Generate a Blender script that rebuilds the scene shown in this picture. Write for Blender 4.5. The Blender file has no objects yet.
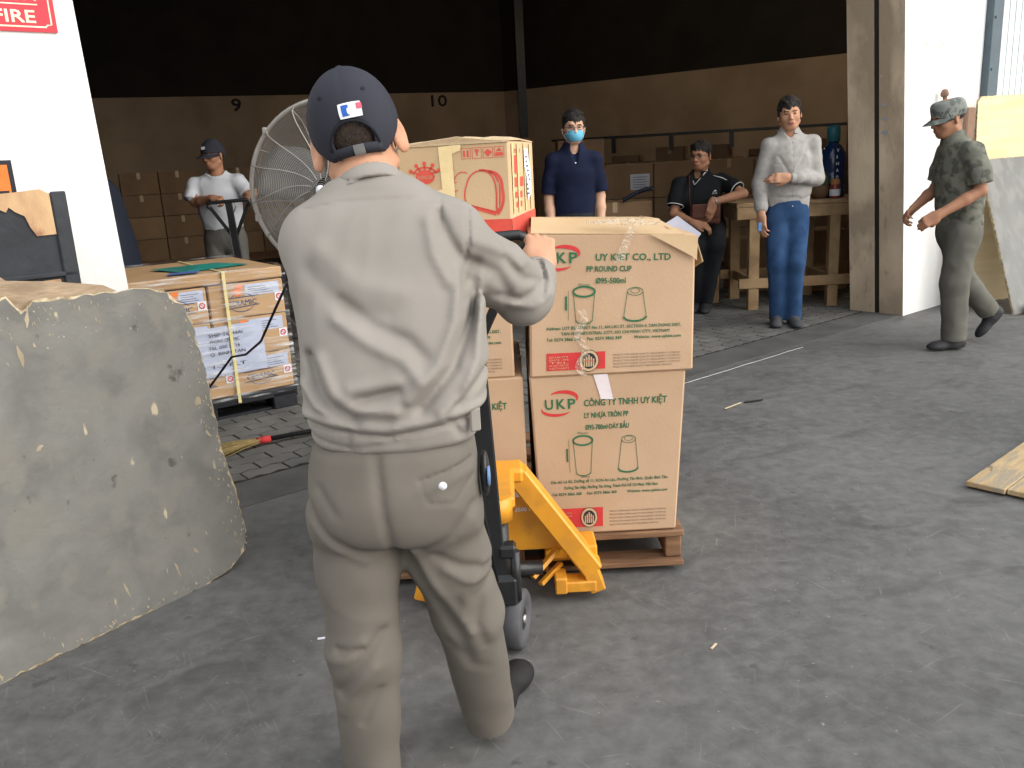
import bpy, bmesh, math, random
import numpy as np
from mathutils import Vector, Matrix
random.seed(7)
np.random.seed(7)
SC = bpy.context.scene
COL = SC.collection
PI = math.pi
R = math.radians

# ------------------------------------------------------------------ camera
CH, CF, CROLL, CPITCH = 1.38, 860.0, R(3.0), math.atan((384 - 160) / 860.0)
fw = Vector((0, math.cos(CPITCH), -math.sin(CPITCH)))
rt0 = Vector((1, 0, 0)); up0 = rt0.cross(fw)
rt = rt0 * math.cos(CROLL) - up0 * math.sin(CROLL)
up = up0 * math.cos(CROLL) + rt0 * math.sin(CROLL)
cam = bpy.data.objects.new('camera', bpy.data.cameras.new('camera'))
COL.objects.link(cam)
cam.data.sensor_width = 36; cam.data.lens = CF / 1024 * 36
cam.data.clip_start = 0.05; cam.data.clip_end = 200
M = Matrix((rt, up, -fw)).transposed().to_4x4()
M.translation = Vector((0, 0, CH))
cam.matrix_world = M
SC.camera = cam

# ------------------------------------------------------------------ light
SC.view_settings.view_transform = 'Standard'
SC.view_settings.look = 'None'
SC.view_settings.gamma = 1.0
SC.view_settings.use_curve_mapping = False
SC.view_settings.exposure = 0.4
W = bpy.data.worlds.new('sky'); SC.world = W; W.use_nodes = True
nt = W.node_tree; nt.nodes.clear()
out = nt.nodes.new('ShaderNodeOutputWorld'); bg = nt.nodes.new('ShaderNodeBackground')
tc = nt.nodes.new('ShaderNodeTexCoord'); sep = nt.nodes.new('ShaderNodeSeparateXYZ')
rmp = nt.nodes.new('ShaderNodeValToRGB')
nt.links.new(tc.outputs['Generated'], sep.inputs[0])
nt.links.new(sep.outputs['Z'], rmp.inputs[0])
rmp.color_ramp.elements[0].position = 0.0; rmp.color_ramp.elements[0].color = (1.0, .96, .9, 1)
rmp.color_ramp.elements[1].position = 0.8; rmp.color_ramp.elements[1].color = (.82, .9, 1.0, 1)
nt.links.new(rmp.outputs[0], bg.inputs[0]); nt.links.new(bg.outputs[0], out.inputs[0])
bg.inputs[1].default_value = 1.0
sd = bpy.data.lights.new('sun', 'SUN'); sd.energy = 3.0; sd.angle = R(70); sd.color = (1.0, .95, .86)
so = bpy.data.objects.new('sun', sd); COL.objects.link(so)
so.location = (6, -4, 8)
so.rotation_euler = Vector((.86, -.42, .55)).to_track_quat('Z', 'Y').to_euler()

# ------------------------------------------------------------------ materials
def _n(t, k, **kw):
    n = t.nodes.new(k)
    for a, b in kw.items(): setattr(n, a, b)
    return n

def mat(name, c, c2=None, rough=.8, scale=8, bump=.15, bscale=60, metal=0, spec=.3, detail=6, lo=.35, hi=.65, stretch=(1, 1, 1), alpha=1, emit=None, c3=None, s3=2, trans=0, dist=0):
    m = bpy.data.materials.new(name); m.use_nodes = True; t = m.node_tree
    b = t.nodes['Principled BSDF']
    b.inputs['Roughness'].default_value = rough; b.inputs['Metallic'].default_value = metal
    b.inputs['Specular IOR Level'].default_value = spec
    if c2 is None: c2 = tuple(x * .82 for x in c)
    co = _n(t, 'ShaderNodeTexCoord'); mp = _n(t, 'ShaderNodeMapping'); mp.inputs['Scale'].default_value = stretch
    t.links.new(co.outputs['Object'], mp.inputs[0])
    no = _n(t, 'ShaderNodeTexNoise'); no.inputs['Scale'].default_value = scale; no.inputs['Detail'].default_value = detail; no.inputs['Distortion'].default_value = dist
    t.links.new(mp.outputs[0], no.inputs[0])
    r = _n(t, 'ShaderNodeValToRGB'); e = r.color_ramp.elements
    e[0].position = lo; e[0].color = (*c2, 1); e[1].position = hi; e[1].color = (*c, 1)
    t.links.new(no.outputs[0], r.inputs[0]); colout = r.outputs[0]
    if c3:
        n3 = _n(t, 'ShaderNodeTexNoise'); n3.inputs['Scale'].default_value = s3; n3.inputs['Detail'].default_value = 8
        t.links.new(mp.outputs[0], n3.inputs[0])
        r3 = _n(t, 'ShaderNodeValToRGB'); r3.color_ramp.elements[0].position = .5; r3.color_ramp.elements[1].position = .62
        t.links.new(n3.outputs[0], r3.inputs[0])
        mx = _n(t, 'ShaderNodeMix', data_type='RGBA')
        t.links.new(r3.outputs[0], mx.inputs[0]); t.links.new(colout, mx.inputs[6]); mx.inputs[7].default_value = (*c3, 1)
        colout = mx.outputs[2]
    t.links.new(colout, b.inputs['Base Color'])
    if bump:
        nb = _n(t, 'ShaderNodeTexNoise'); nb.inputs['Scale'].default_value = bscale; nb.inputs['Detail'].default_value = 4
        t.links.new(mp.outputs[0], nb.inputs[0])
        bp = _n(t, 'ShaderNodeBump'); bp.inputs['Strength'].default_value = bump; bp.inputs['Distance'].default_value = .01
        t.links.new(nb.outputs[0], bp.inputs['Height']); t.links.new(bp.outputs[0], b.inputs['Normal'])
    if alpha < 1: b.inputs['Alpha'].default_value = alpha
    if trans: b.inputs['Transmission Weight'].default_value = trans
    return m

def srgb(r, g, b):
    f = lambda v: (v / 255 / 12.92) if v / 255 <= .04045 else ((v / 255 + .055) / 1.055) ** 2.4
    return (f(r), f(g), f(b))

MT = {}
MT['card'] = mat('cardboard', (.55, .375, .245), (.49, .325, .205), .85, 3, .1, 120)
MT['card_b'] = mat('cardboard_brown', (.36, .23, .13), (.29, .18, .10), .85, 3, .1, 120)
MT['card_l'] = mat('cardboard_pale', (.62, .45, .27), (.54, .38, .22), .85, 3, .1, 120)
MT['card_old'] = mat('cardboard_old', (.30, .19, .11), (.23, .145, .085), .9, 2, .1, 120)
MT['tape'] = mat('clear_tape', (.58, .42, .25), (.52, .37, .21), .25, 12, .1, 40, spec=.5)
MT['tape_y'] = mat('yellow_tape', (.85, .68, .36), (.78, .6, .3), .25, 10, .25, 30, spec=.6)
MT['white'] = mat('white_paper', (.78, .8, .86), (.7, .73, .8), .6, 10, .05)
MT['lav'] = mat('bluish_paper', (.50, .55, .70), (.44, .48, .62), .5, 10, .08)
MT['green'] = mat('green_ink', (.035, .16, .075), (.03, .13, .06), .8, 40, 0)
MT['red'] = mat('red_ink', (.62, .05, .05), (.55, .04, .04), .8, 30, 0)
MT['redl'] = mat('red_print', (.72, .10, .07), (.62, .08, .06), .6, 20, 0)
MT['grey_ink'] = mat('grey_ink', (.16, .12, .09), None, .8, 40, 0)
MT['ink'] = mat('dark_ink', (.03, .03, .04), None, .8, 40, 0)
MT['inkblue'] = mat('blue_grey_ink', (.09, .10, .16), None, .8, 40, 0)
MT['orange'] = mat('orange_label', (.9, .22, .04), None, .6, 20, 0)
MT['jack'] = mat('yellow_paint', (.80, .36, .03), (.70, .29, .02), .38, 6, .1, 30, spec=.5, c3=(.62, .27, .03), s3=9)
MT['blk'] = mat('black_metal', (.018, .019, .022), (.012, .012, .013), .4, 10, .1, 60, spec=.5)
MT['blkp'] = mat('black_plastic', (.022, .024, .03), (.015, .016, .02), .5, 10, .1, 60)
MT['rub'] = mat('grey_rubber', (.10, .10, .11), (.07, .07, .075), .7, 14, .1)
MT['steel'] = mat('steel', (.45, .45, .46), (.36, .36, .37), .35, 12, .05, metal=.8)
MT['wood'] = mat('pallet_wood', (.27, .150, .082), (.15, .08, .045), .85, 4, .35, 30, stretch=(1, 9, 9))
MT['woodt'] = mat('table_wood', (.42, .29, .16), (.27, .17, .09), .85, 3, .35, 30, stretch=(2, 8, 2))
MT['skin'] = mat('skin', (.56, .30, .19), (.50, .26, .16), .55, 12, .08, 200)
MT['skin_d'] = mat('skin_tanned', (.40, .20, .12), (.35, .17, .10), .55, 12, .08, 200)
MT['skin_l'] = mat('skin_pale', (.66, .40, .28), (.60, .35, .24), .5, 12, .05, 200)
MT['lip'] = mat('lips', (.40, .14, .11), None, .5, 20, 0)
MT['hair'] = mat('black_hair', (.012, .010, .010), (.02, .017, .016), .55, 60, .8, 220, stretch=(1, 1, .3))
MT['shorthair'] = mat('cropped_hair', (.06, .042, .033), (.03, .022, .018), .8, 160, .6, 300)
MT['eye'] = mat('eye', (.02, .014, .012), None, .2, 10, 0, spec=.6)

def tag(o, label=None, cat=None, group=None, kind=None):
    if label: o['label'] = label
    if cat: o['category'] = cat
    if group: o['group'] = group
    if kind: o['kind'] = kind
    return o

def empty(name, loc=(0, 0, 0), rz=0, label=None, cat=None, group=None):
    o = bpy.data.objects.new(name, None); COL.objects.link(o)
    o.location = loc; o.rotation_euler = (0, 0, rz); o.empty_display_size = .1
    return tag(o, label, cat, group)

def link(name, me, mats, parent=None):
    o = bpy.data.objects.new(name, me); COL.objects.link(o)
    for m in (mats if isinstance(mats, (list, tuple)) else [mats]):
        me.materials.append(MT[m] if isinstance(m, str) else m)
    if parent: o.parent = parent
    return o

# mesh collector -----------------------------------------------------------
class MB:
    def __init__(s): s.v = []; s.f = []; s.m = []; s.sm = []; s.X = Matrix.Identity(4)
    def add(s, vs, fs, mi=0, smooth=False):
        o = len(s.v)
        s.v += [tuple(s.X @ Vector(p)) for p in vs]
        s.f += [tuple(i + o for i in f) for f in fs]; s.m += [mi] * len(fs); s.sm += [smooth] * len(fs)
        return s
    def box(s, c, d, rz=0, mi=0, bev=0, rot=None):
        x, y, z = d[0] / 2, d[1] / 2, d[2] / 2
        Rm = rot if rot is not None else Matrix.Rotation(rz, 3, 'Z')
        b = min(bev, x * .9, y * .9, z * .9)
        if b <= 0:
            vs = [Vector((i * x, j * y, k * z)) for i in (-1, 1) for j in (-1, 1) for k in (-1, 1)]
            fs = [(0, 1, 3, 2), (4, 6, 7, 5), (0, 4, 5, 1), (2, 3, 7, 6), (0, 2, 6, 4), (1, 5, 7, 3)]
        else:
            bm = bmesh.new(); bmesh.ops.create_cube(bm, size=1)
            for v in bm.verts: v.co = Vector((v.co.x * 2 * x, v.co.y * 2 * y, v.co.z * 2 * z))
            bmesh.ops.bevel(bm, geom=bm.edges[:], offset=b, segments=1, affect='EDGES')
            bm.verts.index_update()
            vs = [v.co.copy() for v in bm.verts]; fs = [tuple(v.index for v in f.verts) for f in bm.faces]; bm.free()
        C = Vector(c)
        return s.add([C + Rm @ v for v in vs], fs, mi)
    def bar(s, a, b, w, h=None, mi=0, bev=0, upv=(0, 0, 1)):
        a, b = Vector(a), Vector(b); h = h or w; d = b - a; L = d.length; z = d.normalized()
        x = Vector(upv).cross(z)
        if x.length < 1e-4: x = Vector((1, 0, 0))
        x.normalize(); y = z.cross(x)
        return s.box((a + b) / 2, (w, h, L), mi=mi, bev=bev, rot=Matrix((x, y, z)).transposed())
    def tube(s, pts, r, n=8, mi=0, closed=False, cap=True, smooth=True):
        pts = [Vector(p) for p in pts]; N = len(pts); rs = r if isinstance(r, (list, tuple)) else [r] * N
        vs = []; prev = None
        for i, p in enumerate(pts):
            if closed: t = pts[(i + 1) % N] - pts[i - 1]
            else: t = pts[min(i + 1, N - 1)] - pts[max(i - 1, 0)]
            t.normalize()
            if prev is None:
                u = t.orthogonal().normalized()
            else:
                u = (prev - t * prev.dot(t)); u = u.normalized() if u.length > 1e-6 else t.orthogonal().normalized()
            prev = u; w = t.cross(u)
            for k in range(n):
                a = 2 * PI * k / n; vs.append(p + (u * math.cos(a) + w * math.sin(a)) * rs[i])
        fs = []
        for i in range(N if closed else N - 1):
            j = (i + 1) % N
            for k in range(n): fs.append((i * n + k, i * n + (k + 1) % n, j * n + (k + 1) % n, j * n + k))
        s.add(vs, fs, mi, smooth)
        if cap and not closed:
            o = len(s.v) - N * n
            s.f += [tuple(o + k for k in reversed(range(n))), tuple(o + (N - 1) * n + k for k in range(n))]; s.m += [mi] * 2; s.sm += [False] * 2
        return s
    def cyl(s, a, b, r, r2=None, n=24, mi=0): return s.tube([a, b], [r, r if r2 is None else r2], n, mi)
    def lathe(s, c, prof, n=24, mi=0, axis='Z', smooth=True):
        vs = []; C = Vector(c)
        for r, h in prof:
            for k in range(n):
                a = 2 * PI * k / n
                q = (r * math.cos(a), r * math.sin(a), h)
                if axis == 'Y': q = (q[0], q[2], q[1])
                if axis == 'X': q = (q[2], q[0], q[1])
                vs.append(C + Vector(q))
        fs = [(i * n + k, i * n + (k + 1) % n, (i + 1) * n + (k + 1) % n, (i + 1) * n + k) for i in range(len(prof) - 1) for k in range(n)]
        return s.add(vs, fs, mi, smooth)
    def prism(s, poly, a0, a1, axis='Y', mi=0):
        """poly in (u,v); extruded along axis from a0 to a1; u,v are the remaining axes in order"""
        n = len(poly); vs = []
        for a in (a0, a1):
            for u, v in poly: vs.append({'Y': (u, a, v), 'Z': (u, v, a), 'X': (a, u, v)}[axis])
        fs = [tuple(range(n)), tuple(reversed(range(n, 2 * n)))] + [(i, i + n, (i + 1) % n + n, (i + 1) % n) for i in range(n)]
        return s.add(vs, fs, mi)
    def build(s, name, mats, parent=None, fix=True, warp=None):
        me = bpy.data.meshes.new(name)
        vs = s.v if warp is None else [warp(Vector(p)) for p in s.v]
        me.from_pydata([tuple(v) for v in vs], [], s.f); me.update()
        me.polygons.foreach_set('material_index', s.m); me.polygons.foreach_set('use_smooth', s.sm)
        if fix:
            bm = bmesh.new(); bm.from_mesh(me); bmesh.ops.recalc_face_normals(bm, faces=bm.faces[:]); bm.to_mesh(me); bm.free()
        return link(name, me, mats, parent)

# ------------------------------------------------------------------ printing
_txt = {}
def text_mesh(s, bold=False):
    if s in _txt: return _txt[s]
    cu = bpy.data.curves.new('t', 'FONT'); cu.body = s; cu.size = 1; cu.resolution_u = 2
    if bold: cu.offset = .022
    o = bpy.data.objects.new('t', cu); COL.objects.link(o)
    dg = bpy.context.evaluated_depsgraph_get(); e = o.evaluated_get(dg); me = e.to_mesh()
    vs = [v.co.copy() for v in me.vertices]; fs = [tuple(p.vertices) for p in me.polygons]
    e.to_mesh_clear(); bpy.data.objects.remove(o); bpy.data.curves.remove(cu)
    _txt[s] = (vs, fs); return _txt[s]

class Ink(MB):
    """flat printing in a plane; (u,v) metres from origin o along U,V, lifted e along N"""
    def __init__(s, o, U, V, e=.0012):
        super().__init__(); s.o = Vector(o); s.U = Vector(U).normalized(); s.V = Vector(V).normalized(); s.N = s.U.cross(s.V); s.e = e
    def q(s, u, v, l=0): return s.o + s.U * u + s.V * v + s.N * (s.e + l)
    def poly(s, pts, mi=0, l=0): return s.add([s.q(u, v, l) for u, v in pts], [tuple(range(len(pts)))], mi)
    def rect(s, u, v, w, h, mi=0, l=0): return s.poly([(u, v), (u + w, v), (u + w, v + h), (u, v + h)], mi, l)
    def line(s, pts, w, mi=0, closed=False, l=0):
        n = len(pts); P = [Vector(p) for p in pts]; L = []; Rr = []
        for i in range(n):
            t = (P[(i + 1) % n] - P[i - 1]) if closed else (P[min(i + 1, n - 1)] - P[max(i - 1, 0)])
            t.normalize(); no = Vector((-t.y, t.x)) * (w[i] if isinstance(w, list) else w) / 2
            L.append(P[i] + no); Rr.append(P[i] - no)
        vs = [s.q(p.x, p.y, l) for p in L + Rr]
        return s.add(vs, [(i, (i + 1) % n, n + (i + 1) % n, n + i) for i in range(n if closed else n - 1)], mi)
    def arc(s, cu, cv, ru, rv, a0, a1, w, mi=0, n=24, l=0, taper=False):
        pts = [(cu + ru * math.cos(R(a0 + (a1 - a0) * i / n)), cv + rv * math.sin(R(a0 + (a1 - a0) * i / n))) for i in range(n + 1)]
        ws = [w * (.15 + .85 * math.sin(PI * i / n)) for i in range(n + 1)] if taper else w
        return s.line(pts, ws, mi, l=l)
    def disc(s, cu, cv, ru, rv, mi=0, n=28, l=0):
        return s.poly([(cu + ru * math.cos(2 * PI * i / n), cv + rv * math.sin(2 * PI * i / n)) for i in range(n)], mi, l)
    def text(s, t, u, v, w, h, mi=0, bold=False, l=0, key=None):
        vs, fs = text_mesh(t)
        x0 = min(p.x for p in vs); x1 = max(p.x for p in vs); y1 = max(p.y for p in vs if True); sx = w / (x1 - x0)
        sy = h / .72
        for k, dv in enumerate([(0, 0)] + ([(h * .05, 0), (0, h * .05), (h * .05, h * .05)] if bold else [])):
            s.add([s.q(u + (p.x - x0) * sx + dv[0], v + p.y * sy + dv[1], l + k * .00005) for p in vs], fs, mi)
        return s

# ------------------------------------------------------------------ signed distance modelling
def V3(p): return np.array(p, dtype=np.float64)
class Fr:
    """a rotated frame"""
    def __init__(s, o, Rm): s.o = V3(o); s.R = np.array(Rm, dtype=np.float64)
    def inv(s, P): return (P - s.o.astype(np.float32)) @ s.R.astype(np.float32)
    def pt(s, p): return s.R @ V3(p) + s.o
def eulR(x=0, y=0, z=0):
    m = Matrix.Rotation(R(z), 3, 'Z') @ Matrix.Rotation(R(x), 3, 'X') @ Matrix.Rotation(R(y), 3, 'Y')
    return np.array(m)
def cone(a, b, ra, rb, n=None, f=1.0):
    a, b = V3(a), V3(b)
    if n is not None:
        n = V3(n) / np.linalg.norm(n); S = np.eye(3) + (1 / f - 1) * np.outer(n, n)
    else: S = None
    a2, b2 = (S @ a, S @ b) if S is not None else (a, b)
    d = b2 - a2; L = float(d @ d) + 1e-12
    a32, d32 = a2.astype(np.float32), (d / L).astype(np.float32); dd = d.astype(np.float32)
    def g(P):
        Q = P @ S.astype(np.float32).T if S is not None else P
        q = Q - a32; h = np.clip(q @ d32, 0, 1)
        r = np.sqrt(((q - h[:, None] * dd) ** 2).sum(1)) - (ra + (rb - ra) * h)
        return r * (f ** .5) if S is not None else r
    lo = np.minimum(a - ra, b - rb); hi = np.maximum(a + ra, b + rb)
    return g, lo, hi
def ell(c, r, fr=None):
    c, r = V3(c), V3(r).astype(np.float32); C = c.astype(np.float32)
    def g(P):
        q = (P - C); k0 = np.sqrt(((q / r) ** 2).sum(1)); k1 = np.sqrt(((q / r ** 2) ** 2).sum(1)) + 1e-6
        return k0 * (k0 - 1) / k1
    return g, c - r, c + r
def rbox(c, h, r):
    c, h = V3(c), V3(h); C = c.astype(np.float32); H = (h - r).astype(np.float32)
    def g(P):
        q = np.abs(P - C) - H
        return np.sqrt((np.maximum(q, 0) ** 2).sum(1)) + np.minimum(q.max(1), 0) - r
    return g, c - h, c + h
def loft(st, cap=.02, p=2.4):
    """stations (z, cx, cy, a, b) stacked along z; superellipse sections"""
    st = sorted(st); Z = np.array([s[0] for s in st]); A = np.array([s[1:] for s in st], float)
    zz = np.linspace(Z[0], Z[-1], 120); T = []
    for k in range(4):
        y = A[:, k]; m = np.gradient(y, Z); i = np.clip(np.searchsorted(Z, zz) - 1, 0, len(Z) - 2)
        h = Z[i + 1] - Z[i]; t = (zz - Z[i]) / h
        T.append((2*t**3-3*t**2+1)*y[i] + (t**3-2*t**2+t)*h*m[i] + (-2*t**3+3*t**2)*y[i+1] + (t**3-t**2)*h*m[i+1])
    def g(P):
        z = P[:, 2]; cx, cy, a, b = [np.interp(z, zz, t).astype(np.float32) for t in T]
        u = np.abs(P[:, 0] - cx) / a; v = np.abs(P[:, 1] - cy) / b
        k = (u ** p + v ** p + 1e-9) ** (1 / p)
        d = (k - 1) * np.minimum(a, b)
        e = np.maximum(Z[0] - z, z - Z[-1]) + cap
        return np.minimum(np.maximum(d + cap, e), 0) + np.sqrt(np.maximum(d + cap, 0) ** 2 + np.maximum(e, 0) ** 2) - cap
    m = A[:, 2:].max()
    return g, np.array([(A[:, 0] - A[:, 2]).min(), (A[:, 1] - A[:, 3]).min(), Z[0]]), np.array([(A[:, 0] + A[:, 2]).max(), (A[:, 1] + A[:, 3]).max(), Z[-1]])

class SDF:
    def __init__(s): s.ops = []; s.lo = V3((1e9,) * 3); s.hi = -s.lo; s.post = []
    def add(s, prim, k=.01, fr=None, mode='u'):
        g, lo, hi = prim
        if fr is not None:
            g0 = g; g = (lambda P, g0=g0, fr=fr: g0(fr.inv(P)))
            cs = np.array([fr.pt((x, y, z)) for x in (lo[0], hi[0]) for y in (lo[1], hi[1]) for z in (lo[2], hi[2])]); lo, hi = cs.min(0), cs.max(0)
        if mode == 'u': s.lo = np.minimum(s.lo, lo); s.hi = np.maximum(s.hi, hi)
        s.ops.append((g, k, mode, V3(lo), V3(hi))); return s
    def sub(s, prim, k=.01, fr=None): return s.add(prim, k, fr, 's')
    def isect(s, prim, k=.005, fr=None): return s.add(prim, k, fr, 'i')
    def chain(s, pts, rs, k=.015, n=None, f=1.0, kk=None):
        for i in range(len(pts) - 1): s.add(cone(pts[i], pts[i + 1], rs[i], rs[i + 1], n, f), k if i == 0 or kk is None else kk)
        return s
    def cut(s, p, n, k=.004):
        """remove everything on the +n side of the plane through p"""
        p, n = V3(p), V3(n) / np.linalg.norm(n)
        g = lambda P: (P - p.astype(np.float32)) @ n.astype(np.float32)
        s.ops.append((g, k, 'i', None, None)); return s
    def ev(s, P, lo=None, hi=None):
        d = np.full(len(P), 1e3, np.float32)
        for g, k, mode, l, h in s.ops:
            if lo is not None and l is not None and mode != 'i':
                m = k * 2 + .03 if mode == 'u' else k + .01
                if (l - m > hi).any() or (h + m < lo).any(): continue
            v = g(P)
            if mode == 'u':
                hh = np.maximum(k - np.abs(d - v), 0) / k; d = np.minimum(d, v) - hh * hh * k * .25
            elif mode == 's':
                v = -v; hh = np.maximum(k - np.abs(d - v), 0) / k; d = np.maximum(d, v) + hh * hh * k * .25
            else:
                hh = np.maximum(k - np.abs(d - v), 0) / k; d = np.maximum(d, v) + hh * hh * k * .25
        for f in s.post: d = d + f(P)
        return d
    def mesh(s, name, vox, mats, parent=None, matfn=None, fine=None):
        lo = s.lo - .04; hi = s.hi + .04; B = 16
        n = (np.ceil((hi - lo) / vox / B).astype(int)) * B + 1
        D = np.full(n, 1.0, np.float32)
        rad = vox * B * .5 * 1.75
        nb = (n - 1) // B
        bi = np.stack(np.meshgrid(*[np.arange(k) for k in nb], indexing='ij'), -1).reshape(-1, 3)
        cen = (lo + (bi + .5) * B * vox)
        dc = s.ev(cen.astype(np.float32))
        g1 = np.arange(B + 1)
        loc = np.stack(np.meshgrid(g1, g1, g1, indexing='ij'), -1).reshape(-1, 3)
        for i, (b, c) in enumerate(zip(bi, cen)):
            x, y, z = b * B
            if dc[i] > rad * 1.5 + .04: continue
            if dc[i] < -rad * 1.8 - .04: D[x:x+B+1, y:y+B+1, z:z+B+1] = -1; continue
            P = (lo + (loc + b * B) * vox).astype(np.float32)
            D[x:x+B+1, y:y+B+1, z:z+B+1] = s.ev(P, P.min(0) - .0, P.max(0)).reshape(B + 1, B + 1, B + 1)
        I = D < 0
        c = sum(I[i:n[0]-1+i, j:n[1]-1+j, k:n[2]-1+k].astype(np.uint8) for i in (0, 1) for j in (0, 1) for k in (0, 1))
        act = (c > 0) & (c < 8); cells = np.argwhere(act); N = len(cells)
        cs = [(i, j, k) for i in (0, 1) for j in (0, 1) for k in (0, 1)]
        val = {q: D[cells[:, 0] + q[0], cells[:, 1] + q[1], cells[:, 2] + q[2]] for q in cs}
        S = np.zeros((N, 3)); cnt = np.zeros(N)
        for q in cs:
            for ax in range(3):
                if q[ax]: continue
                q2 = list(q); q2[ax] = 1; q2 = tuple(q2)
                a, b = val[q], val[q2]; m = (a < 0) != (b < 0)
                t = np.where(m, a / np.where(m, a - b, 1), 0)
                p = np.tile(np.array(q, float), (N, 1)); p[:, ax] += t
                S += p * m[:, None]; cnt += m
        verts = lo + (cells + S / cnt[:, None]) * vox
        idx = np.full(act.shape, -1, np.int64); idx[act] = np.arange(N)
        faces = []
        for ax in range(3):
            o1, o2 = [(1, 2), (2, 0), (0, 1)][ax]
            sl = [slice(1, -1)] * 3; sl[ax] = slice(0, n[ax] - 1)
            s2 = list(sl); s2[ax] = slice(1, n[ax])
            a = I[tuple(sl)]; b = I[tuple(s2)]
            e = np.argwhere(a != b); fl = a[tuple(e.T)]
            off = np.ones(3, int); off[ax] = 0; e = e + off
            def g(d1, d2):
                q = e.copy(); q[:, o1] -= d1; q[:, o2] -= d2; return idx[q[:, 0], q[:, 1], q[:, 2]]
            F = np.stack([g(1, 1), g(0, 1), g(0, 0), g(1, 0)], 1)
            F[~fl] = F[~fl][:, ::-1]; faces.append(F)
        F = np.concatenate(faces); F = F[(F >= 0).all(1)]
        # one light smoothing pass
        nbS = np.zeros_like(verts); nbC = np.zeros(N)
        for i in range(4):
            np.add.at(nbS, F[:, i], verts[F[:, (i + 1) % 4]]); np.add.at(nbC, F[:, i], 1)
        verts = verts * .5 + (nbS / np.maximum(nbC, 1)[:, None]) * .5
        me = bpy.data.meshes.new(name)
        if parent is not None:
            off = np.array(parent.location); verts = verts - off
        me.vertices.add(N); me.vertices.foreach_set('co', verts.astype(np.float32).ravel())
        me.loops.add(len(F) * 4); me.loops.foreach_set('vertex_index', F.astype(np.int32).ravel())
        me.polygons.add(len(F)); me.polygons.foreach_set('loop_start', np.arange(0, len(F) * 4, 4, dtype=np.int32))
        me.polygons.foreach_set('use_smooth', np.ones(len(F), bool))
        if matfn is not None:
            cen = verts[F].mean(1) + (np.array(parent.location) if parent is not None else 0)
            me.polygons.foreach_set('material_index', matfn(cen).astype(np.int32))
        me.update(calc_edges=True); me.validate()
        return link(name, me, mats, parent)

def seg(pts, P, dims=(0, 1, 2)):
    """distance from P to a polyline measured in the given coordinates only"""
    Q = P[:, list(dims)]; best = None
    for i in range(len(pts) - 1):
        a, b = np.array(pts[i], np.float32), np.array(pts[i + 1], np.float32); d = b - a
        h = np.clip(((Q - a) @ d) / max(float(d @ d), 1e-9), 0, 1)
        r = np.sqrt(((Q - a - h[:, None] * d) ** 2).sum(1)); best = r if best is None else np.minimum(best, r)
    return best
def fold(pts, w, depth, dims=(0, 2), cond=None):
    """depth > 0 raises a ridge, < 0 presses a groove"""
    def f(P):
        v = -depth * np.exp(-(seg(pts, P, dims) / w) ** 2)
        if cond is not None: v = v * cond(P)
        return v.astype(np.float32)
    return f
def rumple(amp, sc, seed=0, st=(1, 1, 1)):
    rs = np.random.RandomState(seed); K = [(rs.randn(3) * np.array(st) * sc, rs.rand() * 6.28) for _ in range(7)]
    def f(P):
        w = sum(np.sin(P @ k.astype(np.float32) + ph + 1.3 * np.sin(P @ K[(i + 3) % 7][0].astype(np.float32) * .6)) for i, (k, ph) in enumerate(K)) / 3.5
        return (amp * (np.abs(w) * 1.2 - .4)).astype(np.float32)
    return f

# ================================================================== SETTING
A0 = Vector((3.136, 6.787, 0)); WU = Vector((.788, .616, 0)).normalized(); WN = Vector((-.616, .788, 0)).normalized()
def WP(s, t, z=0): return A0 + WU * s + WN * t + Vector((0, 0, z))
WROT = Matrix((WU, WN, Vector((0, 0, 1)))).transposed()
def wbox(mb, s0, s1, t0, t1, z0, z1, mi=0, bev=0):
    return mb.box(WP((s0 + s1) / 2, (t0 + t1) / 2, (z0 + z1) / 2), (s1 - s0, t1 - t0, z1 - z0), rot=WROT, mi=mi, bev=bev)
def struct(name, mb, m): return tag(mb.build(name, m), kind='structure')

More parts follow.
